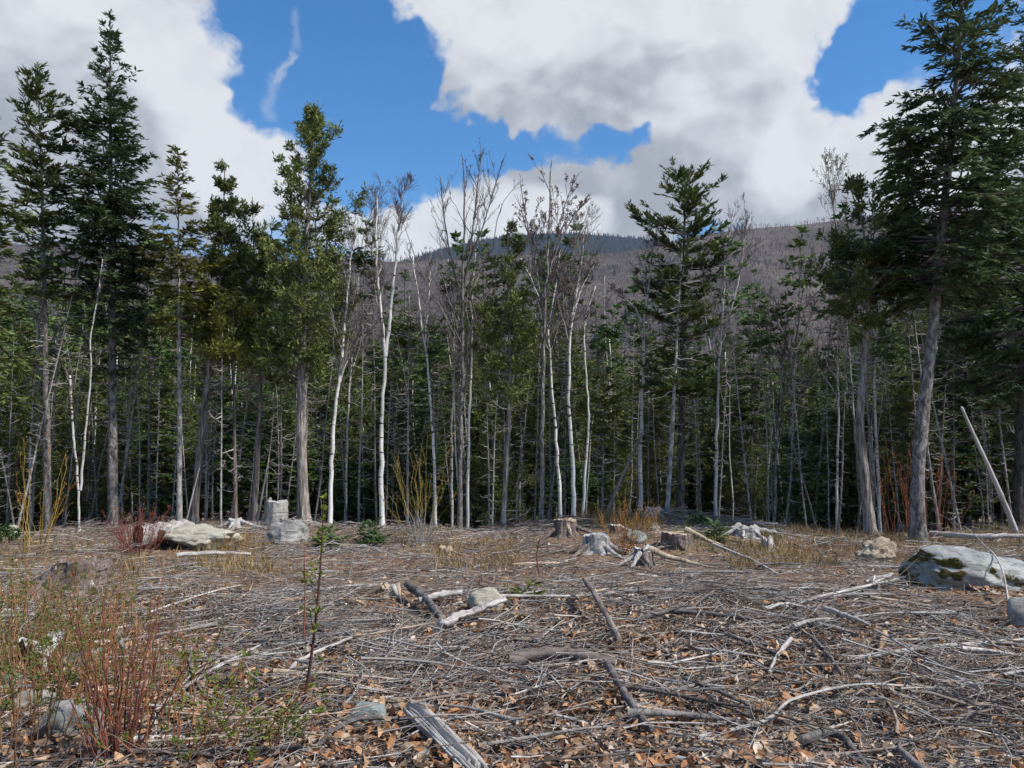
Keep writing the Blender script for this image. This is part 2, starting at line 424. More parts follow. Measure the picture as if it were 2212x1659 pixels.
M['stump_pale'] = mat_wood('pale_stump_wood', (.56, .47, .36), (.36, .28, .20), (.10, .075, .055), 2, 6, .1)
M['root_pale'] = mat_wood('peeling_root', (.52, .44, .33), (.38, .29, .20), (.09, .065, .045), 0, 5, .35, .8)
M['cut_grey'] = mat_cut('cut_grey', (.55, .54, .53), (.30, .285, .275))
M['cut_tan'] = mat_cut('cut_tan', (.54, .44, .32), (.26, .19, .13))
M['rotten'] = mat_wood('rotten_core', (.16, .09, .05), (.08, .045, .027), (.02, .014, .01), 2, 6, .4)
M['rock_pale'] = mat_rock('rock_pale', (.40, .365, .285), (.56, .53, .44), (.19, .175, .15), scale=2.2)
M['rock_grey'] = mat_rock('rock_grey', (.27, .26, .245), (.44, .43, .40), (.10, .095, .09), scale=2.6)
M['rock_green'] = mat_rock('rock_green', (.24, .27, .255), (.44, .47, .45), (.10, .115, .11), scale=5)
M['rock_moss'] = mat_rock('rock_moss', (.29, .295, .285), (.50, .50, .475), (.11, .11, .105), .72, (-.75, -.62, .0), 1.7, (.115, .085, .018))
M['rock_tan'] = mat_rock('rock_tan', (.40, .32, .23), (.60, .54, .44), (.09, .07, .05), scale=5)
M['rock_lichen'] = mat_rock('rock_lichen', (.30, .30, .26), (.48, .48, .42), (.12, .12, .10), .62, (0, 0, 1), 4, (.11, .10, .02))

# ground: brown needle litter, chips and dark soil
gm, nt, out = newmat('forest_floor')
tcn = N(nt, 'ShaderNodeTexCoord')
a1 = N(nt, 'ShaderNodeTexNoise', i_Scale=0.45, i_Detail=6.0, i_Roughness=.6); nt.links.new(tcn.outputs['Object'], a1.inputs['Vector'])
a2 = N(nt, 'ShaderNodeTexNoise', i_Scale=24.0, i_Detail=7.0, i_Roughness=.7); nt.links.new(tcn.outputs['Object'], a2.inputs['Vector'])
a3 = N(nt, 'ShaderNodeTexVoronoi', i_Scale=22.0); nt.links.new(tcn.outputs['Object'], a3.inputs['Vector'])
g_r = ramp(nt, [(.3, (.08, .053, .038)), (.5, (.205, .138, .096)), (.7, (.36, .27, .20))]); nt.links.new(a2.outputs['Fac'], g_r.inputs[0])
g_c = mixc(nt, g_r.outputs[0], (.20, .125, .082), mapr(nt, a1.outputs['Fac'], .45, .65, 0, .6))
g_v = N(nt, 'ShaderNodeSeparateColor'); nt.links.new(a3.outputs['Color'], g_v.inputs[0])
g_c = mixc(nt, g_c, (.36, .25, .17), mapr(nt, g_v.outputs[0], .72, .8, 0, .6))
g_b = N(nt, 'ShaderNodeBsdfPrincipled', i_Roughness=.95); g_b.inputs['Specular IOR Level'].default_value = .05
nt.links.new(g_c, g_b.inputs['Base Color'])
g_p = N(nt, 'ShaderNodeBump', i_Strength=1.0, i_Distance=.05); nt.links.new(a2.outputs['Fac'], g_p.inputs['Height'])
nt.links.new(g_p.outputs[0], g_b.inputs['Normal']); nt.links.new(g_b.outputs[0], out.inputs['Surface'])
M['ground'] = gm

def mat_hill(name, c1, c2, c3, s):
    m, nt, out = newmat(name)
    tcn = N(nt, 'ShaderNodeTexCoord')
    n1 = N(nt, 'ShaderNodeTexNoise', i_Scale=s, i_Detail=8.0, i_Roughness=.65); nt.links.new(tcn.outputs['Object'], n1.inputs['Vector'])
    n2 = N(nt, 'ShaderNodeTexNoise', i_Scale=s * 14, i_Detail=6.0, i_Roughness=.75); nt.links.new(tcn.outputs['Object'], n2.inputs['Vector'])
    r = ramp(nt, [(.35, c1), (.5, c2), (.65, c3)]); nt.links.new(n1.outputs['Fac'], r.inputs[0])
    c = mixc(nt, r.outputs[0], tuple(x * .35 for x in c2), mapr(nt, n2.outputs['Fac'], .42, .68, 0, .75))
    b = N(nt, 'ShaderNodeBsdfPrincipled', i_Roughness=1.0); b.inputs['Specular IOR Level'].default_value = 0
    nt.links.new(c, b.inputs['Base Color']); nt.links.new(b.outputs[0], out.inputs['Surface'])
    return m
M['hill_near'] = mat_hill('hill_near', (.06, .05, .045), (.10, .083, .075), (.145, .118, .105), .006)
M['hill_far'] = mat_hill('hill_far', (.013, .019, .021), (.017, .024, .026), (.024, .03, .03), .004)

# ------------------------------------------------------------------ mesh tools
class MB:
    def __init__(s): s.v = []; s.q = []; s.t = []; s.cq = []; s.ct = []; s.n = 0
    def add(s, V, quads=None, tris=None, cq=None, ct=None):
        V = np.asarray(V, float).reshape(-1, 3)
        if quads is not None and len(quads):
            s.q.append(np.asarray(quads) + s.n)
            c = np.asarray(cq if cq is not None else (.5, .5, .5), float)
            s.cq.append(np.broadcast_to(c, (len(quads), 3)) if c.ndim == 1 else c)
        if tris is not None and len(tris):
            s.t.append(np.asarray(tris) + s.n)
            c = np.asarray(ct if ct is not None else (.5, .5, .5), float)
            s.ct.append(np.broadcast_to(c, (len(tris), 3)) if c.ndim == 1 else c)
        s.v.append(V); s.n += len(V)
    def mesh(s, name, mat, smooth=True):
        me = bpy.data.meshes.new(name)
        V = np.concatenate(s.v) if s.v else np.zeros((0, 3))
        Q = np.concatenate(s.q) if s.q else np.zeros((0, 4), int)
        T = np.concatenate(s.t) if s.t else np.zeros((0, 3), int)
        C = np.concatenate(([*s.cq] if s.cq else []) + ([*s.ct] if s.ct else [])) if (s.cq or s.ct) else np.zeros((0, 3))
        me.vertices.add(len(V)); me.vertices.foreach_set('co', V.astype(np.float32).ravel())
        nl = 4 * len(Q) + 3 * len(T)
        me.loops.add(nl); me.loops.foreach_set('vertex_index', np.concatenate([Q.ravel(), T.ravel()]).astype(np.int32))
        ls = np.concatenate([np.arange(len(Q)) * 4, 4 * len(Q) + np.arange(len(T)) * 3]).astype(np.int32)
        me.polygons.add(len(ls)); me.polygons.foreach_set('loop_start', ls)
        me.polygons.foreach_set('use_smooth', np.full(len(ls), smooth))
        me.update(calc_edges=True)
        a = me.attributes.new('col', 'FLOAT_COLOR', 'FACE')
        a.data.foreach_set('color', np.concatenate([C, np.ones((len(C), 1))], 1).astype(np.float32).ravel())
        me.materials.append(mat)
        return me
    def build(s, name, mat, parent=None, smooth=True):
        o = bpy.data.objects.new(name, s.mesh(name, mat, smooth))
        COL.objects.link(o); o.parent = parent
        return o

def tag(o, label=None, cat=None, group=None, kind=None):
    if label: o['label'] = label
    if cat: o['category'] = cat
    if group: o['group'] = group
    if kind: o['kind'] = kind
    return o

def empty(name, loc, label=None, cat=None, group=None):
    o = bpy.data.objects.new(name, None); COL.objects.link(o); o.location = loc
    o.empty_display_size = .2
    return tag(o, label, cat, group)

def copy_tree(o, parent=None):
    c = o.copy(); COL.objects.link(c); c.parent = parent
    for ch in o.children: copy_tree(ch, c)
    return c

def nrm(a):
    return a / np.maximum(np.linalg.norm(a, axis=-1, keepdims=True), 1e-9)

def tubes(mb, P, R, S=4, col=None):
    """N tubes of K rings each; col (3,), (N,3)"""
    P = np.asarray(P, float); R = np.asarray(R, float)
    n, K, _ = P.shape
    if n == 0: return
    T = nrm(np.gradient(P, axis=1))
    mean = nrm(P[:, -1] - P[:, 0] + 1e-7)
    ref = np.where((np.abs(mean[:, 2]) > .85)[:, None], np.array([[1., 0, 0]]), np.array([[0, 0, 1.]]))
    n1 = nrm(np.cross(T, ref[:, None, :])); n2 = np.cross(T, n1)
    th = np.arange(S) / S * 2 * np.pi
    V = P[:, :, None, :] + R[:, :, None, None] * (np.cos(th)[None, None, :, None] * n1[:, :, None, :] + np.sin(th)[None, None, :, None] * n2[:, :, None, :])
    base = (np.arange(n) * K * S)[:, None, None]
    k = np.arange(K - 1)[None, :, None] * S; s = np.arange(S)[None, None, :]; s1 = (s + 1) % S
    q = np.stack(np.broadcast_arrays(base + k + s, base + k + s1, base + k + S + s1, base + k + S + s), -1).reshape(-1, 4)
    c = (.5, .5, .5) if col is None else col
    c = np.asarray(c, float)
    if c.ndim == 2: c = np.repeat(c, (K - 1) * S, axis=0)
    mb.add(V.reshape(-1, 3), q, cq=c)

def blades(mb, C, D, Nn, L, Wd, col):
    """kite-shaped quads: centre-base C, direction D, normal Nn"""
    D = nrm(D); S = nrm(np.cross(D, Nn))
    L = np.asarray(L)[:, None]; Wd = np.asarray(Wd)[:, None]
    a = C; b = C + D * L * .45 + S * Wd * .5; c = C + D * L; d = C + D * L * .45 - S * Wd * .5
    n = len(C)
    V = np.stack([a, b, c, d], 1).reshape(-1, 3)
    q = np.arange(n * 4).reshape(n, 4)
    mb.add(V, q, cq=col)

def spawn(P, R, n, t0, t1, ang, lr, K, rg, up=0., rr=.55, curve=.25, minL=0., flat=None, tb=1.15):
    Np, Kp, _ = P.shape
    t = rg.uniform(t0, t1, (Np, n)); f = t * (Kp - 1); i = np.minimum(f.astype(int), Kp - 2); f = (f - i)[..., None]
    rows = np.arange(Np)[:, None]
    A = P[rows, i]; B = P[rows, i + 1]; st = A + (B - A) * f; d = nrm(B - A)
    r = (R[rows, i] * (1 - f[..., 0]) + R[rows, i + 1] * f[..., 0]) * rr
    pl = np.linalg.norm(np.diff(P, axis=1), axis=-1).sum(1)
    v = rg.normal(size=(Np, n, 3))
    if flat is not None: v[..., 2] *= flat
    v -= (v * d).sum(-1, keepdims=True) * d; v = nrm(v)
    an = ang * rg.uniform(.7, 1.3, (Np, n))[..., None]
    dd = np.cos(an) * d + np.sin(an) * v; dd[..., 2] += up; dd = nrm(dd)
    L = np.maximum(pl[:, None] * lr * (tb - t) * rg.uniform(.55, 1.25, (Np, n)), minL)
    s = np.linspace(0, 1, K)
    cv = rg.normal(size=(Np, n, 3)) * curve; cv[..., 2] += up * .8
    pts = st[:, :, None, :] + L[:, :, None, None] * (s[None, None, :, None] * dd[:, :, None, :] + (s ** 2)[None, None, :, None] * cv[:, :, None, :] * .5)
    pts = pts + rg.normal(size=pts.shape) * (L[:, :, None, None] * .02)
    Rr = np.minimum(r, L * .05)[:, :, None] * (1 - .8 * s)[None, None, :]
    return pts.reshape(-1, K, 3), Rr.reshape(-1, K)

def spline(pts, n):
    pts = np.asarray(pts, float); m = len(pts)
    if m == 2: return pts[0] + (pts[1] - pts[0]) * np.linspace(0, 1, n)[:, None]
    dd = np.r_[0, np.cumsum(np.linalg.norm(np.diff(pts, axis=0), axis=1))]; dd /= dd[-1]
    # Catmull-Rom with chord parameter
    tg = np.gradient(pts, dd, axis=0)
    t = np.linspace(0, 1, n); i = np.clip(np.searchsorted(dd, t, 'right') - 1, 0, m - 2)
    h = (dd[i + 1] - dd[i]); s = ((t - dd[i]) / h)[:, None]; h = h[:, None]
    return ((2 * s**3 - 3 * s**2 + 1) * pts[i] + (s**3 - 2 * s**2 + s) * h * tg[i] + (-2 * s**3 + 3 * s**2) * pts[i + 1] + (s**3 - s**2) * h * tg[i + 1])

def trunk_mesh(mb, path, radii, S, rg, flare=.6, lobes=5, rough=.06):
    """one trunk with root flare and uneven girth"""
    K = len(path); T = nrm(np.gradient(path, axis=0))
    n1 = nrm(np.cross(T, np.array([[0, 1., 0]]))); n2 = np.cross(T, n1)
    th = np.arange(S) / S * 2 * np.pi
    h = path[:, 2] - path[0, 2]
    R = radii[:, None] * (1 + rough * rg.normal(size=(K, S)))
    ph = rg.uniform(0, 6.28)
    fl = np.exp(-h / (radii[0] * 1.6 + .04))[:, None] * flare
    R = R * (1 + fl * (0.75 + .55 * np.cos(lobes * th + ph)[None, :] + .25 * np.cos(2 * th + ph * 2)[None, :]))
    V = path[:, None, :] + R[:, :, None] * (np.cos(th)[None, :, None] * n1[:, None, :] + np.sin(th)[None, :, None] * n2[:, None, :])
    k = np.arange(K - 1)[:, None] * S; s = np.arange(S)[None, :]; s1 = (s + 1) % S
    q = np.stack(np.broadcast_arrays(k + s, k + s1, k + S + s1, k + S + s), -1).reshape(-1, 4)
    V = V.reshape(-1, 3)
    tip = path[-1] + T[-1] * radii[-1] * .5
    V = np.vstack([V, tip]); b = (K - 1) * S
    tr = np.stack([b + np.arange(S), b + (np.arange(S) + 1) % S, np.full(S, K * S)], 1)
    mb.add(V, q, tr)

# ------------------------------------------------------------------ the setting: ground, hills
def grid_mesh(X, Y, Z, mb):
    r, c = X.shape
    V = np.stack([X, Y, Z], -1).reshape(-1, 3)
    i = np.arange(r - 1)[:, None] * c; j = np.arange(c - 1)[None, :]
    q = np.stack([i + j, i + j + 1, i + c + j + 1, i + c + j], -1).reshape(-1, 4)
    mb.add(V, q)

xs = np.r_[-np.geomspace(4000, 26, 26), np.linspace(-24, 24, 120), np.geomspace(26, 4000, 26)]
ys = np.r_[-np.geomspace(300, 4, 14), np.linspace(-3, 27, 110), np.geomspace(27.5, 6000, 60)]
X, Y = np.meshgrid(xs, ys)
mb = MB(); grid_mesh(X, Y, gh(X, Y), mb)
tag(mb.build('ground', M['ground']), kind='structure')

def hill_z(prof, D0, Dr, zf, p):
    """returns z(u, y) of a hill whose crest, seen from the clearing, runs along prof"""
    pu = [a for a, b in prof]; pz = [at(a, b, Dr).z for a, b in prof]
    def f(u, y):
        zr = np.interp(u, pu, pz)
        t = (y - D0) / (Dr - D0)
        tt = np.clip(t, 0, 1)
        z = zf + (zr - zf) * (tt ** p)
        z = z - np.maximum(t - 1, 0) ** 1.3 * (zr - zf) * 1.2
        return z
    return f
def hill(name, prof, D0, Dr, zf, p, mat, nb, amp):
    f = hill_z(prof, D0, Dr, zf, p)
    us = np.linspace(prof[0][0], prof[-1][0], 120); ts = np.linspace(-.04, 1.35, 60)
    U, T_ = np.meshgrid(us, ts); Y = D0 + T_ * (Dr - D0)
    X = (U - W_ / 2) / F_ / CP * Y
    env = np.clip(T_, 0, 1)
    def full(u, y):
        x = (u - W_ / 2) / F_ / CP * y
        t = np.clip((y - D0) / (Dr - D0), 0, 1)
        return f(u, y) + amp * fbm2(x, y, (Dr - D0) / 5, nb, 4) * np.sin(np.pi * np.clip(t, 0, .96)) ** .8 * (1 if amp else 0)
    mb = MB(); grid_mesh(X, Y, full(U, Y), mb)
    tag(mb.build(name, mat), kind='structure')
    return full
P_FAR = [(-900, 660), (300, 640), (700, 612), (800, 588), (900, 558), (950, 541), (1000, 526), (1100, 510), (1180, 505), (1250, 504), (1350, 512), (1450, 520), (1600, 545), (1900, 590), (3100, 680)]
P_NEAR = [(-900, 500), (-200, 520), (0, 528), (150, 525), (300, 542), (500, 556), (740, 563), (897, 565), (1057, 555), (1180, 549), (1270, 543), (1342, 539), (1420, 527), (1500, 508), (1620, 494), (1750, 484), (1900, 472), (2212, 452), (3100, 430)]
hz_far = hill('hill', P_FAR, 1700, 3400, 60, 1.0, M['hill_far'], 31, 30)
hz_near = hill('hill', P_NEAR, 330, 1500, -9, 1.25, M['hill_near'], 33, 22)

# far bare hardwoods on the near hill, read as one mass
rg = np.random.RandomState(11)
def far_bare(n):
    mb = MB()
    t = rg.uniform(.02, 1.0, n) ** .75; y = 330 + t * 1180; u = rg.uniform(-250, 2450, n)
    x = (u - W_ / 2) / F_ / CP * y; z = hz_near(u, y)
    h = rg.uniform(8, 15, n)
    base = np.stack([x, y, z - 1], 1)
    patch = fbm2(x, y, 95, 77, 4) * 1.5
    def col(a, b):
        k = np.clip(.5 + .45 * patch + rg.normal(0, .25, n), 0, 1)[:, None]
        return (np.array(a) * (1 - k) + np.array(b) * k)
    low = np.clip(1 - (y - 330) / 500, 0, 1)[:, None]
    tw = col((.082, .064, .066), (.172, .138, .138)); tw = tw * (1 - low * .5) + np.array((.19, .135, .115)) * low * .5
    pale = col((.15, .135, .125), (.31, .29, .27))
    def sliver(b, tip, w, c):
        s = np.array([[1., 0, 0]]) * w[:, None]
        V = np.stack([b - s, b + s, tip], 1).reshape(-1, 3)
        mb.add(V, tris=np.arange(len(b) * 3).reshape(-1, 3), ct=c)
    lean = rg.normal(0, .05, (n, 2)) * h[:, None]
    top = base + np.stack([lean[:, 0], lean[:, 1], h], 1)
    sliver(base, top, .16 + .1 * rg.rand(n), pale)
    for k in range(6):
        f = rg.uniform(.3, .8, n)[:, None]
        st = base + (top - base) * f
        L = h * rg.uniform(.2, .42, n); a = rg.uniform(0, 6.28, n)
        d = np.stack([np.cos(a) * .55, np.sin(a) * .55, rg.uniform(.6, 1.1, n)], 1)
        sliver(st, st + d * L[:, None], .2 + .28 * rg.rand(n), tw * rg.uniform(.75, 1.2, (n, 1)))
    return mb
tag(far_bare(19000).build('far_hardwood_forest', M['farwood'], smooth=False), 'grey leafless hardwood forest covering the long hillside', 'forest', kind='stuff')

def far_conifers(n, m):
    mb = MB()
    t = 1 - rg.uniform(0, 1, n) ** 1.4 * .62; y = 1700 + t * 1700; u = rg.uniform(720, 1700, n)
    y2 = 420 + rg.uniform(0, 1, m * 6) * 1080; u2 = rg.uniform(-100, 2300, m * 6)
    x2 = (u2 - W_ / 2) / F_ / CP * y2
    k = fbm2(x2, y2, 150, 12, 3) > .75; y2, u2 = y2[k][:m], u2[k][:m]; m = len(y2)
    z = np.r_[hz_far(u, y), hz_near(u2, y2)]; y = np.r_[y, y2]; u = np.r_[u, u2]; n = n + m
    x = (u - W_ / 2) / F_ / CP * y
    h = rg.uniform(9, 19, n); r = h * rg.uniform(.17, .26, n)
    b = np.stack([x, y, z - 1], 1)
    c = np.array((.014, .022, .024)) * rg.uniform(.6, 1.6, (n, 1))
    for f0, f1, rr in ((.1, .6, 1.), (.4, 1., .62)):
        S = 5; th = np.arange(S) / S * 6.283
        ring = b[:, None, :] + np.stack([np.cos(th)[None] * r[:, None] * rr, np.sin(th)[None] * r[:, None] * rr, np.broadcast_to((h * f0)[:, None], (n, S))], -1)
        tip = (b + np.stack([0 * h, 0 * h, h * f1], 1))[:, None, :]
        V = np.concatenate([ring, tip], 1).reshape(-1, 3)
        o = np.arange(n)[:, None, None] * (S + 1); s = np.arange(S)[None, :]
        tr = np.stack([np.broadcast_to(s, (n, S)), np.broadcast_to((s + 1) % S, (n, S)), np.full((n, S), S)], -1) + o
        mb.add(V, tris=tr.reshape(-1, 3), ct=np.repeat(c, S, 0))
    return mb
tag(far_conifers(6500, 900).build('far_conifer_forest', M['farwood'], smooth=False), 'dark spruce forest on the rounded blue summit and in patches below', 'forest', kind='stuff')

# ------------------------------------------------------------------ tree builders
def lerp_path(path, s):
    f = np.clip(s, 0, 1) * (len(path) - 1); i = np.minimum(f.astype(int), len(path) - 2)
    return path[i] + (path[i + 1] - path[i]) * (f - i)[..., None]

PAL = {
    'spruce': [(0.054, 0.077, 0.028), (0.087, 0.116, 0.034), (0.143, 0.163, 0.041)],
    'hemlock': [(0.045, 0.072, 0.034), (0.069, 0.105, 0.046), (0.111, 0.146, 0.055)],
    'fir': [(.060, .105, .038), (.096, .158, .050), (.150, .215, .062)],
    'cedar': [(.064, .092, .030), (.104, .136, .038), (.165, .180, .046)],
    'olive': [(.085, .100, .024), (.140, .150, .030), (.215, .205, .036)],
}

def conifer(name, loc, path, r0, prof, style, seed, label, bark, dens=1.0, dead=(.1, .5, 40), group=None, lit=0.0, tri_scale=1.0, cat='tree', deadlen=1.0, palette=None, gap=.12):
    """path: local (K,3) trunk line, prof: [(height, halfwidth)] of the living crown from low to high"""
    rg = np.random.RandomState(seed)
    root = empty(name, loc, label, cat, group)
    r0 = r0 * .74
    Ht = path[-1, 2]
    rr = r0 * (1 - np.linspace(0, 1, len(path)) ** 1.1 * .93)
    rr = np.maximum(rr, .012)
    mb = MB(); trunk_mesh(mb, path, rr, 12 if r0 > .08 else 8, rg, flare=.45 if style != 'cedar' else .75)
    trunk_o = mb.build('trunk', bark, root)
    ph = np.array([a for a, b in prof]); pw = np.array([b for a, b in prof])
    lo, hi = ph[0], ph[-1]
    zs = path[:, 2]
    def trunk_at(z):
        s = np.interp(z, zs, np.linspace(0, 1, len(zs)))
        return lerp_path(path, s)
    # ---- living branches
    nb = int(dens * (hi - lo) * (16 if style != 'cedar' else 13))
    zg = np.linspace(lo, hi, 60); wg = np.interp(zg, ph, pw) + .06 * pw.max() + .03; cg = np.cumsum(wg); cg /= cg[-1]
    z = np.sort(np.interp(rg.uniform(0, 1, nb), cg, zg))
    if style == 'spruce':   # whorls
        step = .42; zz = np.round(z / step) * step + rg.normal(0, .05, nb); z = np.clip(zz, lo, hi - .02)
    az = np.cumsum(rg.uniform(1.7, 3.1, nb))
    wob = 1 + .28 * np.sin(az * 1.0 + z * 1.9 + rg.uniform(0, 6)) * np.sin(z * 1.3 + rg.uniform(0, 6))
    L = np.interp(z, ph, pw) * rg.uniform(.62, 1.12, nb) * wob * (1.08 if style == 'cedar' else 1.0)
    keep = rg.uniform(size=nb) > gap; z, az, L = z[keep], az[keep], np.maximum(L[keep], .12)
    nb = len(z); fr = (z - lo) / max(hi - lo, .1)
    e0 = {'spruce': np.interp(fr, [0, .5, 1], [-.18, .05, .95]), 'hemlock': np.interp(fr, [0, .5, 1], [-.05, .25, 1.0]),
          'fir': np.interp(fr, [0, .6, 1], [-.1, .1, .8]), 'cedar': np.interp(fr, [0, .5, 1], [-.12, .3, 1.25])}[style] + rg.normal(0, .12, nb)
    cv = {'spruce': .38, 'hemlock': -.08, 'fir': .1, 'cedar': .45}[style]
    K = 6; s = np.linspace(0, 1, K)
    hor = np.stack([np.cos(az), np.sin(az), 0 * az], 1)
    st = trunk_at(z)
    run = L / np.sqrt(1 + np.minimum(np.abs(e0), .8) ** 2)
    P = st[:, None, :] + run[:, None, None] * s[None, :, None] * hor[:, None, :]
    P[:, :, 2] += L[:, None] * (np.sin(e0)[:, None] * s + cv * (s ** 2) * rg.uniform(.4, 1.4, nb)[:, None] * (1 - fr * .7)[:, None])
    P[:, 1:] += rg.normal(size=(nb, K - 1, 3)) * (L[:, None, None] * (.035 if style != 'cedar' else .06))
    R = np.minimum(.010 + .012 * L, np.interp(z, zs, rr) * .6 + .004)[:, None] * (1 - .85 * s)[None]
    mb = MB()
    bc = np.array((.13, .115, .105)) * rg.uniform(.6, 1.3, (nb, 1))
    tubes(mb, P, R, 3, bc)
    # ---- foliage
    fol = MB()
    pal = np.array(PAL[palette or style])
    def colours(n, tip):
        k = rg.uniform(0, 1, n)[:, None]
        c = pal[0] * (1 - k) + pal[1] * k
        t = (np.clip(tip, 0, 1) * rg.uniform(0, 1, n))[:, None]
        c = c * (1 - t) + pal[2] * t
        return c * rg.uniform(.75, 1.25, (n, 1))
    if style in ('spruce', 'hemlock', 'fir'):
        spc = {'spruce': .088, 'hemlock': .09, 'fir': .10}[style] / max(tri_scale, .2)
        for i in range(nb):
            m = max(3, int(L[i] * .85 / spc))
            t = np.sort(rg.uniform(.12 if L[i] < 1.2 else .25, 1, m))
            A = lerp_path(P[i], t); d = nrm(lerp_path(P[i], np.minimum(t + .08, 1)) - lerp_path(P[i], np.maximum(t - .08, 0)))
            side = nrm(np.cross(d, np.array([[0, 0, 1.]])))
            for sg in (-1, 1):
                an = rg.uniform(.55, 1.0, m)[:, None]
                dd = np.cos(an) * d + sg * np.sin(an) * side
                dd[:, 2] += {'spruce': .18, 'hemlock': -.12, 'fir': .02}[style] + rg.normal(0, .16, m)
                dd = nrm(dd)
                l = np.clip((.12 + .34 * L[i] * (1.05 - t)) * rg.uniform(.5, 1.2, m), .08, .62)
                if style == 'spruce': l = np.minimum(l * 1.15, .46)
                mm = np.maximum(1, (l / (.085 / max(tri_scale, .3) ** .5)).astype(int))
                idx = np.repeat(np.arange(m), mm)
                k = np.concatenate([np.arange(c) / c for c in mm]) + rg.uniform(0, .15, len(idx))
                C = A[idx] + dd[idx] * (l[idx] * k)[:, None]
                C[:, 2] -= (k ** 2) * l[idx] * (.25 if style == 'hemlock' else .05)
                for rep in ((-1, 1, .35) if (label and style != 'fir') else (-1, 1)):
                    a2 = rep * rg.uniform(.25, .75, len(idx))[:, None]
                    sd = nrm(np.cross(dd[idx], np.array([[0, 0, 1.]])))
                    D = np.cos(a2) * dd[idx] + np.sin(a2) * sd
                    D[:, 2] += rg.normal(.06 if style == 'spruce' else -.05, .22, len(idx))
                    nn = np.array([[0, 0, 1.]]) + rg.normal(0, .55, (len(idx), 3))
                    Lq = rg.uniform(.11, .19, len(idx)) / max(tri_scale, .3) ** .5; Wq = Lq * rg.uniform(.2, .33, len(idx)) * (1 if label else 1.7)
                    blades(fol, C, D, nn, Lq, Wq, colours(len(idx), .25 + .9 * k * t[idx]))
        # leader
        n = 26; C = trunk_at(hi - rg.uniform(0, .7, n)); D = rg.normal(size=(n, 3)) * .7; D[:, 2] = np.abs(D[:, 2]) + .4
        blades(fol, C, D, rg.normal(size=(n, 3)), rg.uniform(.1, .18, n), rg.uniform(.03, .05, n), colours(n, np.ones(n)))
    else:
        # cedar: curling side twigs that end in flat tufted sprays
        P2, R2 = spawn(P, R, 6, .2, 1, .8, .46, 4, rg, up=.15, rr=.5, curve=.5, minL=.1)
        tubes(mb, P2, np.maximum(R2, .0022), 3, np.repeat(bc, 6, 0))
        n2 = len(P2)
        for (PP, cnt, t0) in ((P2, int(9 * tri_scale + .5), .2), (P, int(18 * tri_scale + .5), .3)):
            np_ = len(PP)
            t = rg.uniform(t0, 1.0, (np_, cnt)); t[:, 0] = 1
            ii = np.repeat(np.arange(np_), cnt); tt = t.ravel()
            f = tt * (PP.shape[1] - 1); j = np.minimum(f.astype(int), PP.shape[1] - 2)
            C = PP[ii, j] + (PP[ii, j + 1] - PP[ii, j]) * (f - j)[:, None]
            d = nrm(PP[ii, j + 1] - PP[ii, j])
            drop = rg.uniform(size=len(ii)) < (.74 if label else .85)
            C, d, tt = C[drop], d[drop], tt[drop]
            for rep in range(5 if label else 4):
                n = len(C)
                D = d * .8 + rg.normal(size=(n, 3)) * .7; D[:, 2] += .12
                Lq = rg.uniform(.065, .14, n) * (1 if label else 1.12); Wq = Lq * rg.uniform(.22, .4, n) * (1 if label else 1.25)
                blades(fol, C + rg.normal(size=(n, 3)) * .045, D, rg.normal(size=(n, 3)), Lq, Wq, colours(n, .3 + .7 * tt))
    if lit:
        pass
    tag(mb.build('branches', M['twig'], root), kind='stuff')
    tag(fol.build('crown', M['cedar_leaf'] if style == 'cedar' else M['needles'], root, smooth=False), kind='stuff')
    # ---- dead lower branches
    dlo, dhi, dn = dead
    if dn:
        z = rg.uniform(dlo * Ht, dhi * Ht, dn); az = rg.uniform(0, 6.283, dn)
        L = deadlen * rg.uniform(.25, 1.0, dn) * np.interp(z, [dlo * Ht, dhi * Ht], [.45, 1.25]) * max(.6, pw.max() * .55)
        short = rg.uniform(size=dn) < .35; L[short] *= .35
        hor = np.stack([np.cos(az), np.sin(az), 0 * az], 1)
        K = 6; s = np.linspace(0, 1, K)
        Pd = trunk_at(z)[:, None, :] + L[:, None, None] * s[None, :, None] * hor[:, None, :]
        dr = rg.uniform(-.45, .25, dn); up = rg.uniform(0, .75, dn) * (1 if style == 'cedar' else .5)
        Pd[:, :, 2] += L[:, None] * (dr[:, None] * s + up[:, None] * s ** 2.5)
        Pd[:, 1:] += rg.normal(size=(dn, K - 1, 3)) * (L[:, None, None] * .03)
        Rd = np.clip(.009 + .009 * L, .008, .026)[:, None] * (1 - .82 * s)[None]
        md = MB(); dc = np.array((.34, .315, .295)) * rg.uniform(.5, 1.4, (dn, 1))
        P3, R3 = spawn(Pd, Rd, 3, .3, 1, .8, .35, 4, rg, up=.1, rr=.5, curve=.4)
        R3 = np.maximum(R3, .0042)
        big = np.argsort(-L)[:12] if label else []
        for b_ in big:
            m1 = MB(); tubes(m1, Pd[b_:b_ + 1], Rd[b_:b_ + 1] * 1.15, 4, dc[b_:b_ + 1]); tubes(m1, P3[b_ * 3:b_ * 3 + 3], R3[b_ * 3:b_ * 3 + 3], 3, dc[b_])
            m1.build('dead_branch', M['twig'], trunk_o)
        rest = np.setdiff1d(np.arange(dn), big); r4 = (rest[:, None] * 3 + np.arange(3)).ravel()
        if len(rest):
            tubes(md, Pd[rest], Rd[rest], 3, dc[rest])
            tubes(md, P3[r4], R3[r4], 3, np.repeat(dc, 3, 0)[r4])
            tag(md.build('dead_branches', M['twig'], root), kind='stuff')
    return root

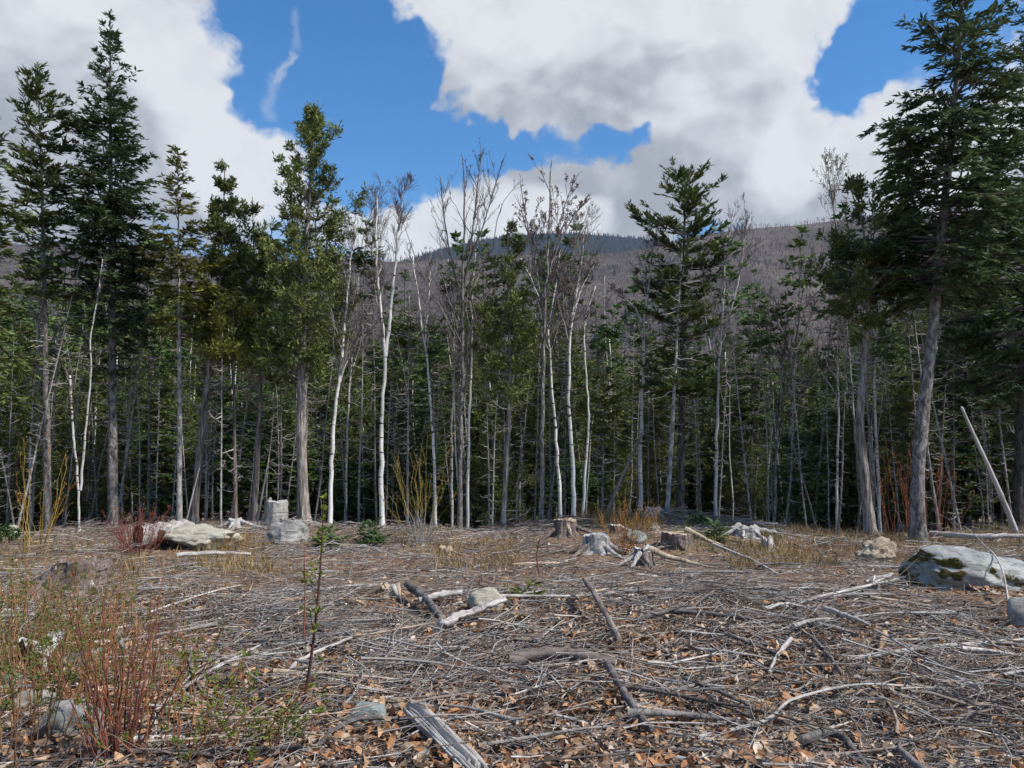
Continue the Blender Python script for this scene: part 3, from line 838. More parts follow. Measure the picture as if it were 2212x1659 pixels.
def hardwood(name, loc, stems, seed, label, bark, twigc, group=None, crown=(.5, 1.0), nlimb=10, ang=.5, up=.25, twig=(6, 7), buds=None, cat='tree', lr=.42, rlimb=None, kn=26, tl=.4):
    """stems: list of (local path pts, r0, r1); first one is the trunk"""
    rg = np.random.RandomState(seed)
    root = empty(name, loc, label, cat, group)
    mb = MB(); PP = []; RR = []
    for k, (pts, ra, rb) in enumerate(stems):
        ra *= .76
        p = spline(pts, kn); p[1:-1] += rg.normal(size=(kn - 2, 3)) * np.array([.012, .012, 0]) * min(1, ra * 20)
        r = ra + (rb - ra) * np.linspace(0, 1, kn) ** .9
        trunk_mesh(mb, p, r, 9, rg, flare=.35 if k == 0 else 0., rough=.05)
        PP.append(p); RR.append(r)
    trunk_o = mb.build('trunk', bark, root)
    P = np.array(PP); R = np.array(RR)
    P1, R1 = spawn(P, R, nlimb, crown[0], crown[1], ang, lr, 7, rg, up=up, rr=.6, curve=.14, tb=1.45)
    R1 = np.maximum(R1, .0075 * (1 - .6 * np.linspace(0, 1, 7))[None])
    c1 = np.array(twigc[0]) * rg.uniform(.8, 1.2, (len(P1), 1))
    if label:
        for k in range(len(P1)):
            lm = MB(); tubes(lm, P1[k:k + 1], R1[k:k + 1], 5, c1[k:k + 1]); lm.build('limb', M['twig'], trunk_o)
    else:
        lm = MB(); tubes(lm, P1, R1, 4, c1); tag(lm.build('limbs', M['twig'], root), kind='stuff')
    tw = MB()
    P2, R2 = spawn(P1, R1, twig[0], .1, 1, .62, tl + .1, 5, rg, up=up * .8, rr=.6, curve=.15, tb=1.3)
    R2 = np.maximum(R2, 0.0048 * (1 - .5 * np.linspace(0, 1, 5))[None])
    c2 = np.array(twigc[1]) * rg.uniform(.75, 1.25, (len(P2), 1))
    tubes(tw, P2, R2, 3, c2)
    Pt, Rt = spawn(P, R, twig[1] * 3, max(crown[0] - .05, .2), 1, .55, .13, 5, rg, up=up, rr=.3, curve=.2, tb=1.4)
    tubes(tw, Pt, np.clip(Rt, .0045, .010), 3, np.array(twigc[1]))
    P3, R3 = spawn(P2, R2, twig[1], .1, 1, .62, tl + .1, 3, rg, up=up * .6, rr=.7, curve=.15, tb=1.3)
    R3 = np.maximum(R3, 0.0036 * (1 - .4 * np.linspace(0, 1, 3))[None])
    c3 = np.array(twigc[1]) * rg.uniform(.7, 1.3, (len(P3), 1))
    tubes(tw, P3, R3, 3, c3)
    tag(tw.build('twigs', M['twig'], root), kind='stuff')
    if buds is not None:
        bm_ = MB()
        C = np.concatenate([P3[:, -1], P2[:, -1], P3[:, 1]]); sel = rg.uniform(size=len(C)) < buds[1]; C = C[sel]
        for k in range(2):
            n = len(C)
            blades(bm_, C + rg.normal(size=(n, 3)) * .012, rg.normal(size=(n, 3)), rg.normal(size=(n, 3)), rg.uniform(.03, .06, n), rg.uniform(.02, .035, n), np.array(buds[0]) * rg.uniform(.6, 1.4, (n, 1)))
        tag(bm_.build('buds', M['green_leaf'], root, smooth=False), kind='stuff')
    return root

def tpath(pts, dist, jit=0.0, n=30, rg=None):
    """picture points (base first) -> ground location and local trunk line"""
    b = at(pts[0][0], pts[0][1], dist)
    loc = Vector((b.x, dist, g1(b.x, dist) - .06))
    out = []
    for k, (u, v) in enumerate(pts):
        p = at(u, v, dist)
        q = p - loc
        if k == 0: q = Vector((0, 0, 0))
        out.append((q.x, jit * k / max(1, len(pts) - 1), q.z))
    return loc, spline(out, n)

def cprof(prof, loc, dist):
    """[(v, halfwidth px)] top-down -> [(height, halfwidth m)] bottom-up"""
    r = [(at(1106, v, dist).z - loc.z, upx(w, dist)) for v, w in prof]
    return sorted(r)

# ------------------------------------------------------------------ the front row of trees
def front(name, pts, dist, wpx, prof, style, seed, label, bark, **kw):
    loc, path = tpath(pts, dist, kw.pop('jit', 0.0))
    return conifer(name, loc, path, upx(wpx, dist) / 2, cprof(prof, loc, dist), style, seed, label, M[bark], **kw)

front('spruce_tree', [(105, 1140), (100, 900), (94, 560), (88, 320), (80, 140)], 17.5, 22,
      [(640, 50), (520, 62), (420, 80), (300, 74), (220, 58), (165, 26), (140, 5)], 'spruce', 101,
      'tall spruce with long bare lower trunk near the left edge', 'bark_spruce', dens=1.5, dead=(.08, .68, 80), gap=.12)
front('hemlock_tree', [(245, 1135), (243, 800), (240, 450), (238, 150), (238, 25)], 18, 29,
      [(800, 45), (700, 75), (560, 105), (430, 108), (330, 92), (240, 70), (150, 48), (80, 26), (25, 5)], 'hemlock', 102,
      'tallest dark pointed conifer of the left group, with thick straight trunk', 'bark_hemlock', dens=1.95, dead=(.1, .45, 60), gap=.05)
front('hemlock_tree', [(388, 1122), (388, 850), (386, 560), (384, 320)], 17.5, 17,
      [(690, 95), (640, 90), (560, 95), (480, 66), (400, 42), (350, 22), (320, 5)], 'hemlock', 103,
      'yellow-green conifer with pale straight trunk and short dead stubs', 'bark_grey', dens=1.25, dead=(.06, .55, 120), palette='olive', deadlen=.6)
front('cedar_tree', [(418, 1122), (435, 940), (456, 760), (478, 560), (486, 356)], 18, 22,
      [(760, 48), (640, 50), (520, 38), (430, 24), (380, 10), (356, 3)], 'cedar', 104,
      'leaning cedar with airy thin top left of the big cedar', 'bark_cedar', dens=1.0, dead=(.1, .5, 60), tri_scale=.8)
front('cedar_tree', [(510, 1112), (506, 900), (504, 720), (503, 640)], 17.5, 14,
      [(790, 60), (740, 58), (690, 40), (655, 14), (640, 4)], 'cedar', 105,
      'small brown-barked cedar with yellow-green tuft of foliage on top', 'bark_brown', dens=1.3, dead=(.15, .75, 60), palette='olive', tri_scale=.6)
front('cedar_tree', [(549, 1114), (557, 960), (562, 830), (552, 640), (545, 425)], 18.5, 19,
      [(800, 56), (650, 62), (560, 50), (500, 32), (455, 14), (425, 3)], 'cedar', 106,
      'bushy cedar with short blunt crown just left of the big cedar', 'bark_cedar', dens=1.1, dead=(.1, .6, 80))
front('cedar_tree', [(657, 1128), (652, 980), (652, 840), (658, 600), (668, 420), (682, 235)], 17.5, 34,
      [(820, 84), (720, 106), (620, 106), (520, 94), (440, 80), (360, 60), (300, 36), (262, 16), (235, 3)], 'cedar', 107,
      'largest cedar, with flared root base and broad ragged dark crown', 'bark_cedar', dens=1.55, dead=(.22, .78, 130), deadlen=1.25, gap=.16)
front('cedar_tree', [(1085, 1142), (1096, 980), (1102, 800), (1098, 620), (1097, 488)], 17.5, 17,
      [(860, 50), (760, 78), (680, 72), (610, 55), (550, 34), (510, 16), (488, 4)], 'cedar', 108,
      'slim cedar with curved foot and small pointed crown in the centre', 'bark_cedar', dens=1.1, dead=(.18, .6, 70), tri_scale=.8)
front('spruce_tree', [(1470, 1104), (1473, 850), (1477, 600), (1480, 368)], 18.5, 25,
      [(860, 85), (760, 98), (700, 92), (640, 100), (590, 105), (540, 95), (480, 108), (440, 88), (410, 72), (385, 44), (368, 8)], 'spruce', 109,
      'dark spruce with broad flat-topped layered crown right of centre', 'bark_dark', dens=1.35, dead=(.12, .55, 80), gap=.12)
front('fir_tree', [(1620, 1122), (1624, 900), (1630, 740), (1632, 588)], 23, 13,
      [(900, 88), (820, 80), (740, 52), (680, 34), (630, 18), (600, 9), (588, 3)], 'fir', 110,
      'young fir with narrow green spire standing before the hillside', 'bark_grey', dens=1.7, dead=(.1, .4, 60))
front('cedar_tree', [(1880, 1160), (1868, 1030), (1858, 920), (1866, 780), (1876, 640), (1868, 520), (1848, 402)], 15, 30,
      [(740, 60), (650, 108), (560, 110), (500, 85), (455, 60), (420, 26), (402, 5)], 'cedar', 111,
      'crooked grey cedar with bent trunk beside the largest hemlock', 'bark_cedar', dens=1.05, dead=(.4, .75, 110), deadlen=1.2, gap=.15)
front('hemlock_tree', [(1982, 1160), (1984, 1000), (2005, 800), (2034, 500), (2064, 200), (2084, -90), (2092, -240)], 14.2, 40,
      [(640, 130), (560, 185), (480, 200), (400, 205), (320, 195), (240, 175), (160, 140), (60, 110), (-60, 85), (-160, 50), (-240, 8)], 'hemlock', 112,
      'largest hemlock, thick leaning trunk, dark crown rising out of the picture', 'bark_hemlock', dens=1.5, dead=(.3, .62, 60), gap=.06, tri_scale=.9)
front('hemlock_tree', [(-60, 1150), (-55, 700), (-40, 200)], 15.5, 30,
      [(860, 150), (760, 160), (650, 150), (500, 120), (380, 95), (280, 60), (200, 8)], 'hemlock', 113,
      'conifer cut by the left picture edge, its foliage turning yellow-green', 'bark_hemlock', dens=1.3, dead=(.1, .4, 40), palette='cedar', tri_scale=.8)
front('hemlock_tree', [(2196, 1135), (2205, 850), (2230, 500), (2240, -80)], 16.5, 30,
      [(840, 150), (700, 185), (560, 190), (420, 170), (260, 150), (120, 120), (0, 70), (-80, 8)], 'hemlock', 114,
      'dark conifer at the right picture edge behind the leaning snag', 'bark_dark', dens=1.25, dead=(.1, .5, 70), tri_scale=.85)
front('fir_tree', [(2085, 1120), (2090, 700), (2095, 420)], 21, 22,
      [(900, 110), (760, 120), (640, 100), (540, 66), (460, 30), (420, 6)], 'hemlock', 115,
      'dark green conifer seen between the largest hemlock and the right edge', 'bark_dark', dens=1.2, dead=(.05, .4, 60), tri_scale=.7)
front('fir_tree', [(1300, 1112), (1303, 960), (1306, 790)], 20, 9,
      [(960, 40), (900, 62), (860, 66), (820, 50), (790, 8)], 'fir', 116,
      'small fir with bright yellow-green foliage behind the white birches', 'bark_grey', dens=2.0, dead=(.1, .6, 60), palette='olive', tri_scale=.8)
front('fir_tree', [(868, 1100), (872, 800), (874, 590)], 26, 13,
      [(900, 75), (800, 80), (720, 56), (660, 34), (615, 14), (590, 4)], 'fir', 117,
      'dark fir directly behind the forked white birch', 'bark_dark', dens=1.5, dead=(.1, .5, 60), tri_scale=.7)
front('spruce_tree', [(1440, 1112), (1450, 960), (1462, 740), (1474, 520)], 17.8, 15,
      [(540, 10), (528, 8), (520, 4)], 'spruce', 118,
      'dead lichen-crusted trunk leaning against the flat-topped spruce', 'bark_grey', dens=.1, dead=(.12, .95, 110), deadlen=1.1)
front('spruce_tree', [(322, 1118), (322, 850), (320, 640)], 20, 9, [(700, 40), (650, 30), (640, 5)], 'spruce', 119,
      'thin straight young spruce between the two thick left trunks', 'bark_spruce', dens=1., dead=(.06, .9, 90), deadlen=.8)
front('cedar_tree', [(445, 1118), (447, 850), (446, 640)], 19.5, 8, [(740, 44), (680, 40), (640, 5)], 'cedar', 120,
      'thin pole-like cedar behind the leaning cedar trunk', 'bark_grey', dens=1., dead=(.1, .8, 60), tri_scale=.6)
front('cedar_tree', [(478, 1112), (479, 850), (480, 690)], 17.2, 7, [(780, 40), (730, 36), (690, 5)], 'cedar', 121,
      'very thin pale trunk left of the brown-barked cedar', 'bark_grey', dens=1., dead=(.15, .8, 40), tri_scale=.6, palette='olive')
front('spruce_tree', [(880, 1110), (882, 850), (884, 640)], 19, 9, [(760, 34), (690, 24), (640, 5)], 'spruce', 122,
      'slender dead-limbed spruce just right of the forked white birch', 'bark_grey', dens=.8, dead=(.25, .95, 110), deadlen=1.3)
front('cedar_tree', [(608, 1110), (607, 900), (606, 720)], 20, 9, [(830, 40), (770, 34), (720, 5)], 'cedar', 123,
      'thin dark trunk right behind the tall cut stump', 'bark_spruce', dens=1., dead=(.1, .8, 50), tri_scale=.6)

front('cedar_tree', [(1000, 1105), (1004, 860), (1006, 660)], 24, 12, [(950, 60), (860, 72), (780, 62), (720, 36), (680, 14), (660, 4)], 'cedar', 124,
      'green cedar filling the gap behind the tall grey maple', 'bark_cedar', dens=1.3, dead=(.1, .5, 50), tri_scale=.8)
front('cedar_tree', [(1200, 1105), (1204, 860), (1206, 640)], 25, 12, [(950, 62), (850, 76), (760, 62), (700, 36), (660, 14), (640, 4)], 'cedar', 125,
      'green cedar filling the gap behind the red-budded maple', 'bark_cedar', dens=1.3, dead=(.1, .5, 50), tri_scale=.8)
front('fir_tree', [(930, 1105), (934, 900), (936, 690)], 23, 10, [(960, 62), (880, 70), (800, 52), (740, 28), (705, 10), (690, 3)], 'fir', 126,
      'rounded green fir right of the slender dead-limbed spruce', 'bark_dark', dens=1.5, dead=(.1, .5, 50), tri_scale=.7)
front('cedar_tree', [(1120, 1105), (1124, 900), (1126, 720)], 24, 10, [(980, 60), (900, 74), (820, 60), (760, 30), (720, 4)], 'cedar', 127,
      'low bushy cedar right behind the slim curved cedar', 'bark_cedar', dens=1.4, dead=(.1, .5, 50), tri_scale=.8)

# ---- bare birches and maples of the front row
def bare(name, stems, dist, seed, label, bark, twigc=None, **kw):
    """stems: [(pts in picture, w0 px, w1 px)], the first starts at the ground"""
    b = at(*stems[0][0][0], dist); loc = Vector((b.x, dist, g1(b.x, dist) - .06))
    out = []
    for k, (pts, w0, w1) in enumerate(stems):
        L = []
        for j, (u, v) in enumerate(pts):
            q = at(u, v, dist) - loc
            if k == 0 and j == 0: q = Vector((0, 0, 0))
            L.append((q.x, (.25 * ((k * 37) % 5 - 2) / 2) * j / max(1, len(pts) - 1) * (1 if k else .3), q.z))
        out.append((L, upx(w0, dist) / 2, upx(w1, dist) / 2))
    return hardwood(name, loc, out, seed, label, M[bark], twigc or [(.42, .40, .37), (.20, .17, .16)], **kw)

WB = [(.36, .33, .305), (.125, .102, .095)]
GB = [(.13, .115, .105), (.095, .08, .074)]
bare('birch_tree', [([(826, 1122), (824, 1000), (826, 880), (832, 770), (820, 640), (814, 540), (816, 430)], 15, 3), ([(832, 775), (845, 660), (854, 570), (862, 480), (872, 405)], 11, 2)],
     17.8, 201, 'brightest white birch, forked into two stems, left of centre', 'birch', WB, crown=(.55, 1), nlimb=12, ang=.5, up=.3, twig=(7, 8), lr=.2, tl=.5)
bare('birch_tree', [([(714, 1132), (716, 1000), (724, 900), (738, 780), (752, 640), (762, 520)], 14, 3)],
     17.6, 202, 'leaning white birch right of the big cedar', 'birch', WB, crown=(.5, 1), nlimb=14, ang=.55, up=.3, lr=.22, twig=(7, 7))
bare('birch_tree', [([(942, 1108), (936, 960), (925, 800), (905, 650), (893, 560)], 9, 2.5), ([(918, 740), (926, 640), (930, 560)], 5, 2)],
     18.5, 203, 'thin white birch leaning left beside the yellow-twigged bush', 'birch', WB, crown=(.6, 1), nlimb=8, ang=.6, up=.2, lr=.2)
bare('maple_tree', [([(993, 1132), (995, 960), (998, 800), (1000, 660), (1000, 560), (1004, 440), (1000, 340)], 16, 2.5), ([(1000, 640), (1018, 520), (1030, 420), (1040, 330)], 7, 2), ([(1000, 660), (975, 560), (958, 460), (948, 370)], 6, 2), ([(1002, 600), (1040, 500), (1068, 410), (1085, 350)], 5, 2)],
     17.2, 204, 'tall grey maple with a fan of bare upright branches', 'bark_hemlock', GB, crown=(.35, .92), nlimb=10, ang=.72, up=.4, lr=.3, twig=(5, 4), tl=.16, buds=((.10, .06, .05), .05))
bare('birch_tree', [([(1010, 1072), (1014, 900), (1020, 740), (1020, 640), (1028, 540)], 10, 2.5)],
     19.2, 205, 'white birch close behind the tall grey maple', 'birch', WB, crown=(.6, 1), nlimb=10, ang=.5, up=.3, lr=.22)
bare('birch_tree', [([(978, 1092), (976, 940), (982, 780), (976, 660), (968, 560)], 9, 2)],
     19.6, 206, 'white birch standing left of the tall grey maple', 'birch_grey', WB, crown=(.6, 1), nlimb=10, ang=.5, up=.3, lr=.22)
bare('maple_tree', [([(1172, 1128), (1172, 960), (1174, 800), (1178, 640), (1184, 520), (1192, 348)], 15, 2.5), ([(1176, 700), (1158, 580), (1138, 480), (1124, 395)], 6, 2), ([(1180, 600), (1215, 510), (1250, 450), (1278, 420)], 5, 2), ([(1180, 640), (1200, 520), (1225, 430), (1245, 385)], 5, 2)],
     17.2, 207, 'grey maple with small reddish buds on its bare crown', 'bark_hemlock', GB, crown=(.38, .93), nlimb=10, ang=.75, up=.34, lr=.3, twig=(5, 4), tl=.16, buds=((.17, .085, .055), .55))
bare('birch_tree', [([(1212, 1116), (1204, 980), (1192, 840), (1180, 700), (1150, 610), (1125, 560)], 11, 2.5), ([(1182, 720), (1200, 620), (1210, 540)], 6, 2)],
     18.4, 208, 'white birch leaning left against the red-budded maple', 'birch', WB, crown=(.6, 1), nlimb=9, ang=.55, up=.25, lr=.2)
bare('birch_tree', [([(1240, 1116), (1236, 980), (1228, 830), (1234, 700), (1250, 600), (1268, 470)], 13, 2.5), ([(1232, 740), (1220, 640), (1195, 560)], 6, 2), ([(1236, 690), (1262, 610), (1290, 560)], 6, 2)],
     17.8, 209, 'white birch with dark bands and spreading twiggy crown, centre right', 'birch', WB, crown=(.55, 1), nlimb=12, ang=.5, up=.3, lr=.22, twig=(7, 8))
bare('birch_tree', [([(1258, 1112), (1266, 990), (1272, 890), (1264, 780), (1266, 680), (1286, 620)], 8, 2)],
     18.2, 210, 'thin crooked birch pole right of the dark-banded birch', 'birch', WB, crown=(.75, 1), nlimb=7, ang=.6, up=.2, lr=.16)
bare('birch_tree', [([(1382, 1100), (1384, 960), (1388, 820), (1392, 680), (1402, 600), (1412, 520)], 14, 3), ([(1390, 700), (1366, 660), (1335, 635), (1312, 610)], 8, 2), ([(1394, 690), (1420, 640), (1430, 570)], 7, 2), ([(1388, 770), (1352, 740), (1348, 660)], 5, 2)],
     18.6, 211, 'white birch with crooked spreading limbs left of the flat-topped spruce', 'birch_grey', WB, crown=(.55, 1), nlimb=10, ang=.6, up=.2, lr=.2, twig=(7, 7))
bare('birch_tree', [([(1545, 1112), (1548, 960), (1552, 800), (1560, 680), (1566, 560), (1580, 470)], 11, 2.5), ([(1556, 740), (1582, 660), (1600, 580), (1612, 450)], 6, 2), ([(1560, 680), (1535, 620), (1520, 560)], 5, 2)],
     18.2, 212, 'bare birch directly right of the flat-topped spruce', 'birch_grey', WB, crown=(.5, 1), nlimb=10, ang=.5, up=.3, lr=.22)
bare('birch_tree', [([(1806, 1152), (1808, 1000), (1810, 880), (1806, 780), (1812, 680)], 8, 2)],
     16.5, 213, 'thin pale pole birch left of the crooked cedar', 'birch_grey', WB, crown=(.5, 1), nlimb=7, ang=.6, up=.2, lr=.25)
bare('birch_tree', [([(1900, 1135), (1894, 980), (1888, 850), (1892, 720), (1894, 640), (1904, 540)], 10, 3), ([(1893, 740), (1880, 680), (1870, 640)], 4, 2)],
     18.5, 214, 'black-banded white birch between crooked cedar and largest hemlock', 'birch', WB, crown=(.65, 1), nlimb=7, ang=.5, up=.3, lr=.2)
bare('birch_tree', [([(172, 1130), (170, 1040), (160, 930), (155, 812)], 6, 5), ([(174, 1060), (184, 940), (196, 800), (197, 720), (212, 640), (222, 560)], 7, 2)],
     17.2, 215, 'double birch with one stem broken off, between the left spruces', 'birch_grey', WB, crown=(.75, 1), nlimb=3, ang=.5, up=.3, lr=.2)
bare('birch_tree', [([(70, 1132), (66, 1000), (74, 860), (82, 760), (90, 660)], 9, 2.5)],
     19, 216, 'grey birch left of the bare-trunked spruce', 'birch_grey', WB, crown=(.5, 1), nlimb=8, ang=.55, up=.2, lr=.2)
bare('maple_tree', [([(1702, 1136), (1706, 960), (1716, 780), (1728, 660), (1742, 560)], 13, 3), ([(1712, 800), (1690, 700), (1672, 640)], 6, 2), ([(1718, 760), (1748, 700), (1770, 640)], 6, 2)],
     19.5, 217, 'grey hardwood with tangled bare branches right of the young fir', 'bark_grey', GB, crown=(.45, 1), nlimb=12, ang=.7, up=.15, lr=.3, twig=(7, 7))
bare('maple_tree', [([(1672, 1136), (1676, 1000), (1684, 860), (1690, 760)], 9, 3)],
     18.8, 218, 'thin grey trunk with bare top just right of the young fir', 'bark_grey', GB, crown=(.5, 1), nlimb=8, ang=.6, up=.2, lr=.28)
bare('birch_tree', [([(745, 1120), (750, 960), (758, 800), (772, 640), (790, 500), (812, 440)], 8, 2)],
     22, 219, 'tall twiggy birch behind, between big cedar and forked birch', 'birch_grey', WB, crown=(.5, 1), nlimb=14, ang=.5, up=.3, lr=.26, twig=(8, 8))
bare('birch_tree', [([(1860, 1140), (1848, 960), (1836, 800), (1822, 660), (1790, 395)], 9, 2)],
     21, 220, 'budding bare tree whose top stands alone above the hill', 'bark_grey', GB, crown=(.5, 1), nlimb=12, ang=.4, up=.4, lr=.2, buds=((.22, .18, .12), .7))
print('front trees', round(time.time() - T0, 1))

# ------------------------------------------------------------------ the wood behind: prototypes, then copies
def proto_path(H, rg, bend=.03):
    k = 6; z = np.linspace(0, H, k)
    return spline(np.stack([np.cumsum(rg.normal(0, bend, k)) * H * .12 * (np.arange(k) > 0), np.cumsum(rg.normal(0, bend, k)) * H * .12 * (np.arange(k) > 0), z], 1), 16)
PROTO = {}
def mk(kind, fn): PROTO.setdefault(kind, []).append(fn)
prg = np.random.RandomState(4)
for k in range(3):
    mk('fir', conifer('fir_tree', (0, 0, 0), proto_path(12, prg), .10, [(2.7, 1.3), (4.2, 1.9), (6, 1.8), (8.5, 1.15), (10.5, .55), (12, .05)], 'fir', 300 + k, None, M['bark_dark'], dens=1.25, dead=(.03, .35, 60), tri_scale=.68))
for k in range(3):
    mk('cedar', conifer('cedar_tree', (0, 0, 0), proto_path(12, prg), .10, [(2.5, 1.1), (4, 1.7), (6.5, 1.7), (9, 1.1), (11, .5), (12, .06)], 'cedar', 310 + k, None, M['bark_cedar'], dens=1.3, dead=(.03, .4, 80), tri_scale=.75))
for k in range(2):
    mk('spruce', conifer('spruce_tree', (0, 0, 0), proto_path(12, prg), .09, [(7.5, .9), (9, 1.0), (10.5, .7), (12, .05)], 'spruce', 320 + k, None, M['bark_spruce'], dens=.9, dead=(.04, .7, 130), tri_scale=.62))
for k in range(3):
    rr = .055
    pth = proto_path(12, prg, .05)
    mk('birch', hardwood('birch_tree', (0, 0, 0), [(pth[::3].tolist() + [pth[-1].tolist()], rr, .012), ((pth[8] + 0).tolist() and [pth[8].tolist(), (pth[11] + [.5, .3, 0]).tolist(), (pth[14] + [1.0, .4, .3]).tolist()], .03, .008)], 330 + k, None, M['birch'], WB, crown=(.5, 1), nlimb=10, ang=.55, up=.3, lr=.2, twig=(6, 6), kn=16))
for k in range(3):
    pth = proto_path(9, prg, .045)
    mk('pole', conifer('pole_tree', (0, 0, 0), pth, .045, [(7.4, .6), (8.2, .5), (9, .05)], 'fir', 340 + k, None, M['bark_grey'] if k else M['bark_spruce'], dens=1.2, dead=(.03, .82, 100), tri_scale=.5, deadlen=1.1))
for k in range(2):
    pth = proto_path(10, prg, .06)
    mk('brush', hardwood('leafless_tree', (0, 0, 0), [(pth[::3].tolist() + [pth[-1].tolist()], .06, .01), ([pth[6].tolist(), (pth[10] + [-.8, .2, 0]).tolist(), (pth[13] + [-1.4, .3, .4]).tolist()], .035, .008)], 350 + k, None, M['bark_grey'], [(.19, .17, .155), (.14, .115, .106)], crown=(.3, 1), nlimb=14, ang=.6, up=.3, lr=.28, twig=(7, 8), kn=16))
HP = {'fir': 12, 'cedar': 12, 'spruce': 12, 'birch': 12, 'pole': 9, 'brush': 10}
LBL = {
    'fir': ('dark green fir standing in the shaded wood behind the front trees', 'firs in the wood behind'),
    'cedar': ('bushy olive-green cedar in the wood behind the front trees', 'cedars in the wood behind'),
    'spruce': ('bare-limbed spruce in the dark wood behind the front trees', 'spruces in the wood behind'),
    'birch': ('white birch standing deeper in the wood behind the front trees', 'birches in the wood behind'),
    'pole': ('thin pole-like trunk in the dark thicket behind the clearing edge', 'thin poles in the dark thicket'),
    'brush': ('leafless greyish-pink hardwood among the conifers below the hill', 'leafless hardwoods below the hill'),
}
PLACE = [(60, 'at the left picture edge'), (180, 'behind the bare-trunked left spruce'), (320, 'behind the tallest dark left conifer'), (470, 'behind the pale-trunked yellow-green conifer'),
         (600, 'behind the small brown-barked cedar'), (760, 'behind the big flared cedar'), (900, 'behind the forked white birch'), (1040, 'behind the tall grey maple'), (1140, 'behind the slim curved cedar'),
         (1250, 'behind the red-budded maple'), (1400, 'behind the crooked-limbed birch'), (1540, 'behind the flat-topped spruce'), (1680, 'behind the young fir spire'), (1840, 'behind the tangled grey hardwood'),
         (1960, 'behind the crooked grey cedar'), (2080, 'behind the largest hemlock'), (9999, 'at the right picture edge')]
WHAT = {'fir': 'dark green fir', 'cedar': 'bushy olive-green cedar', 'spruce': 'bare-limbed spruce', 'birch': 'white birch', 'pole': 'thin pole-like trunk', 'brush': 'leafless greyish hardwood'}
def where(kind, x, y, H):
    u = W_ / 2 + F_ * CP * x / y
    far_ = y - float(np.interp(u, EDGE_U, EDGE_D))
    size = 'tall ' if H > 13.5 else 'low ' if H < 7.5 else ''
    depth = 'just ' if far_ < 7 else 'deep in the wood ' if far_ > 24 else 'farther '
    return size + WHAT[kind] + ' ' + depth + next(p for lim, p in PLACE if u < lim)
used = {}
def plant(kind, i, x, y, H, rz, tilt=(0, 0), zoff=0, label=None, group=None):
    p = PROTO[kind][i % len(PROTO[kind])]
    key = (kind, i % len(PROTO[kind]))
    o = copy_tree(p) if key in used else p
    used[key] = 1
    o.location = (x, y, g1(x, y) - .1 + zoff)
    s = H / HP[kind]; wd = s * (1.3 if kind in ('fir', 'cedar') else 1.0); o.scale = (wd, wd, s)
    o.rotation_euler = (tilt[0], tilt[1], rz)
    tag(o, label or where(kind, x, y, H), 'tree', group or LBL[kind][1])
    return o
brg = np.random.RandomState(21)
CAN_U = [-700, 0, 250, 600, 740, 900, 1080, 1300, 1500, 1620, 1750, 1850, 2000, 2212, 2900]
CAN_V = [560, 590, 600, 590, 650, 650, 650, 680, 680, 720, 700, 650, 600, 560, 560]
def xy(u, y): return (u - W_ / 2) / F_ / CP * y
def edge_d(u): return float(np.interp(u, EDGE_U, EDGE_D))
def canopy_h(u, y, drop):
    x = xy(u, y); return max(4.0, at(u, np.interp(u, CAN_U, CAN_V) + drop, y).z - g1(x, y))
n = 0
for row, (y0, y1, cnt) in enumerate([(3.0, 7, 40), (7, 13, 60), (13, 24, 70), (24, 45, 80), (45, 90, 80), (90, 170, 70)]):
    for k in range(cnt):
        u = -520 + (k + brg.uniform(0, 1)) * 3220 / cnt
        y = edge_d(u) + brg.uniform(y0, y1)
        kind = brg.choice(['fir', 'cedar', 'spruce'], p=[.42, .43, .15])
        mid = 740 < u < 1830
        drop = abs(brg.normal(0, 85)) + (12 if mid else 5) + (130 if row == 0 else 50 if row == 1 else 0)
        plant(kind, n, xy(u, y), y, canopy_h(u, y, drop), brg.uniform(0, 6.28), (brg.normal(0, .02), brg.normal(0, .02))); n += 1
for k in range(46):
    u = -250 + (k + brg.uniform(0, 1)) * 2700 / 46
    y = edge_d(u) + brg.uniform(2, 26)
    H = canopy_h(u, y, brg.normal(30, 70))
    if not (700 < u < 1850) and brg.uniform() < .5: continue
    plant('birch', k, xy(u, y), y, H, brg.uniform(0, 6.28), (brg.normal(0, .05), brg.normal(0, .05)))
for k in range(46):
    u = 560 + (k + brg.uniform(0, 1)) * 1500 / 46
    y = edge_d(u) + brg.uniform(8, 75)
    H = canopy_h(u, y, brg.normal(10, 45))
    plant('brush', k, xy(u, y), y, H, brg.uniform(0, 6.28), (brg.normal(0, .04), brg.normal(0, .04)))
for k in range(150):
    u = -350 + (k + brg.uniform(0, 1)) * 2900 / 150
    y = edge_d(u) + abs(brg.normal(0, 4.5)) + .4
    H = brg.uniform(4.5, 8.5)
    plant('pole', k, xy(u, y), y, H, brg.uniform(0, 6.28), (brg.normal(0, .06), brg.normal(0, .06)))
# lone conifers told apart on the hillside
hl = [(1568, 596), (1580, 590), (1592, 606), (1612, 640), (1640, 636), (1655, 645), (1672, 640), (1705, 572), (1722, 585), (1738, 590), (1560, 560), (1785, 560), (1330, 600), (1475, 560)]
for k, (u, v) in enumerate(hl):
    yy = np.linspace(340, 1490, 500); zz = hz_near(np.full(500, float(u)), yy)
    vv = np.array([H_ / 2 - F_ * math.tan(math.atan2(z - EYE, y) - PITCH) for z, y in zip(zz, yy)])
    i = int(np.argmin(np.abs(vv - v)))
    o = plant('fir', k, xy(u, yy[i]), yy[i], 17, k * 1.3, label='lone dark conifer on the grey leafless hillside', group='lone conifers on the hillside')
    o.location.z = zz[i] - 1
print('wood', round(time.time() - T0, 1))
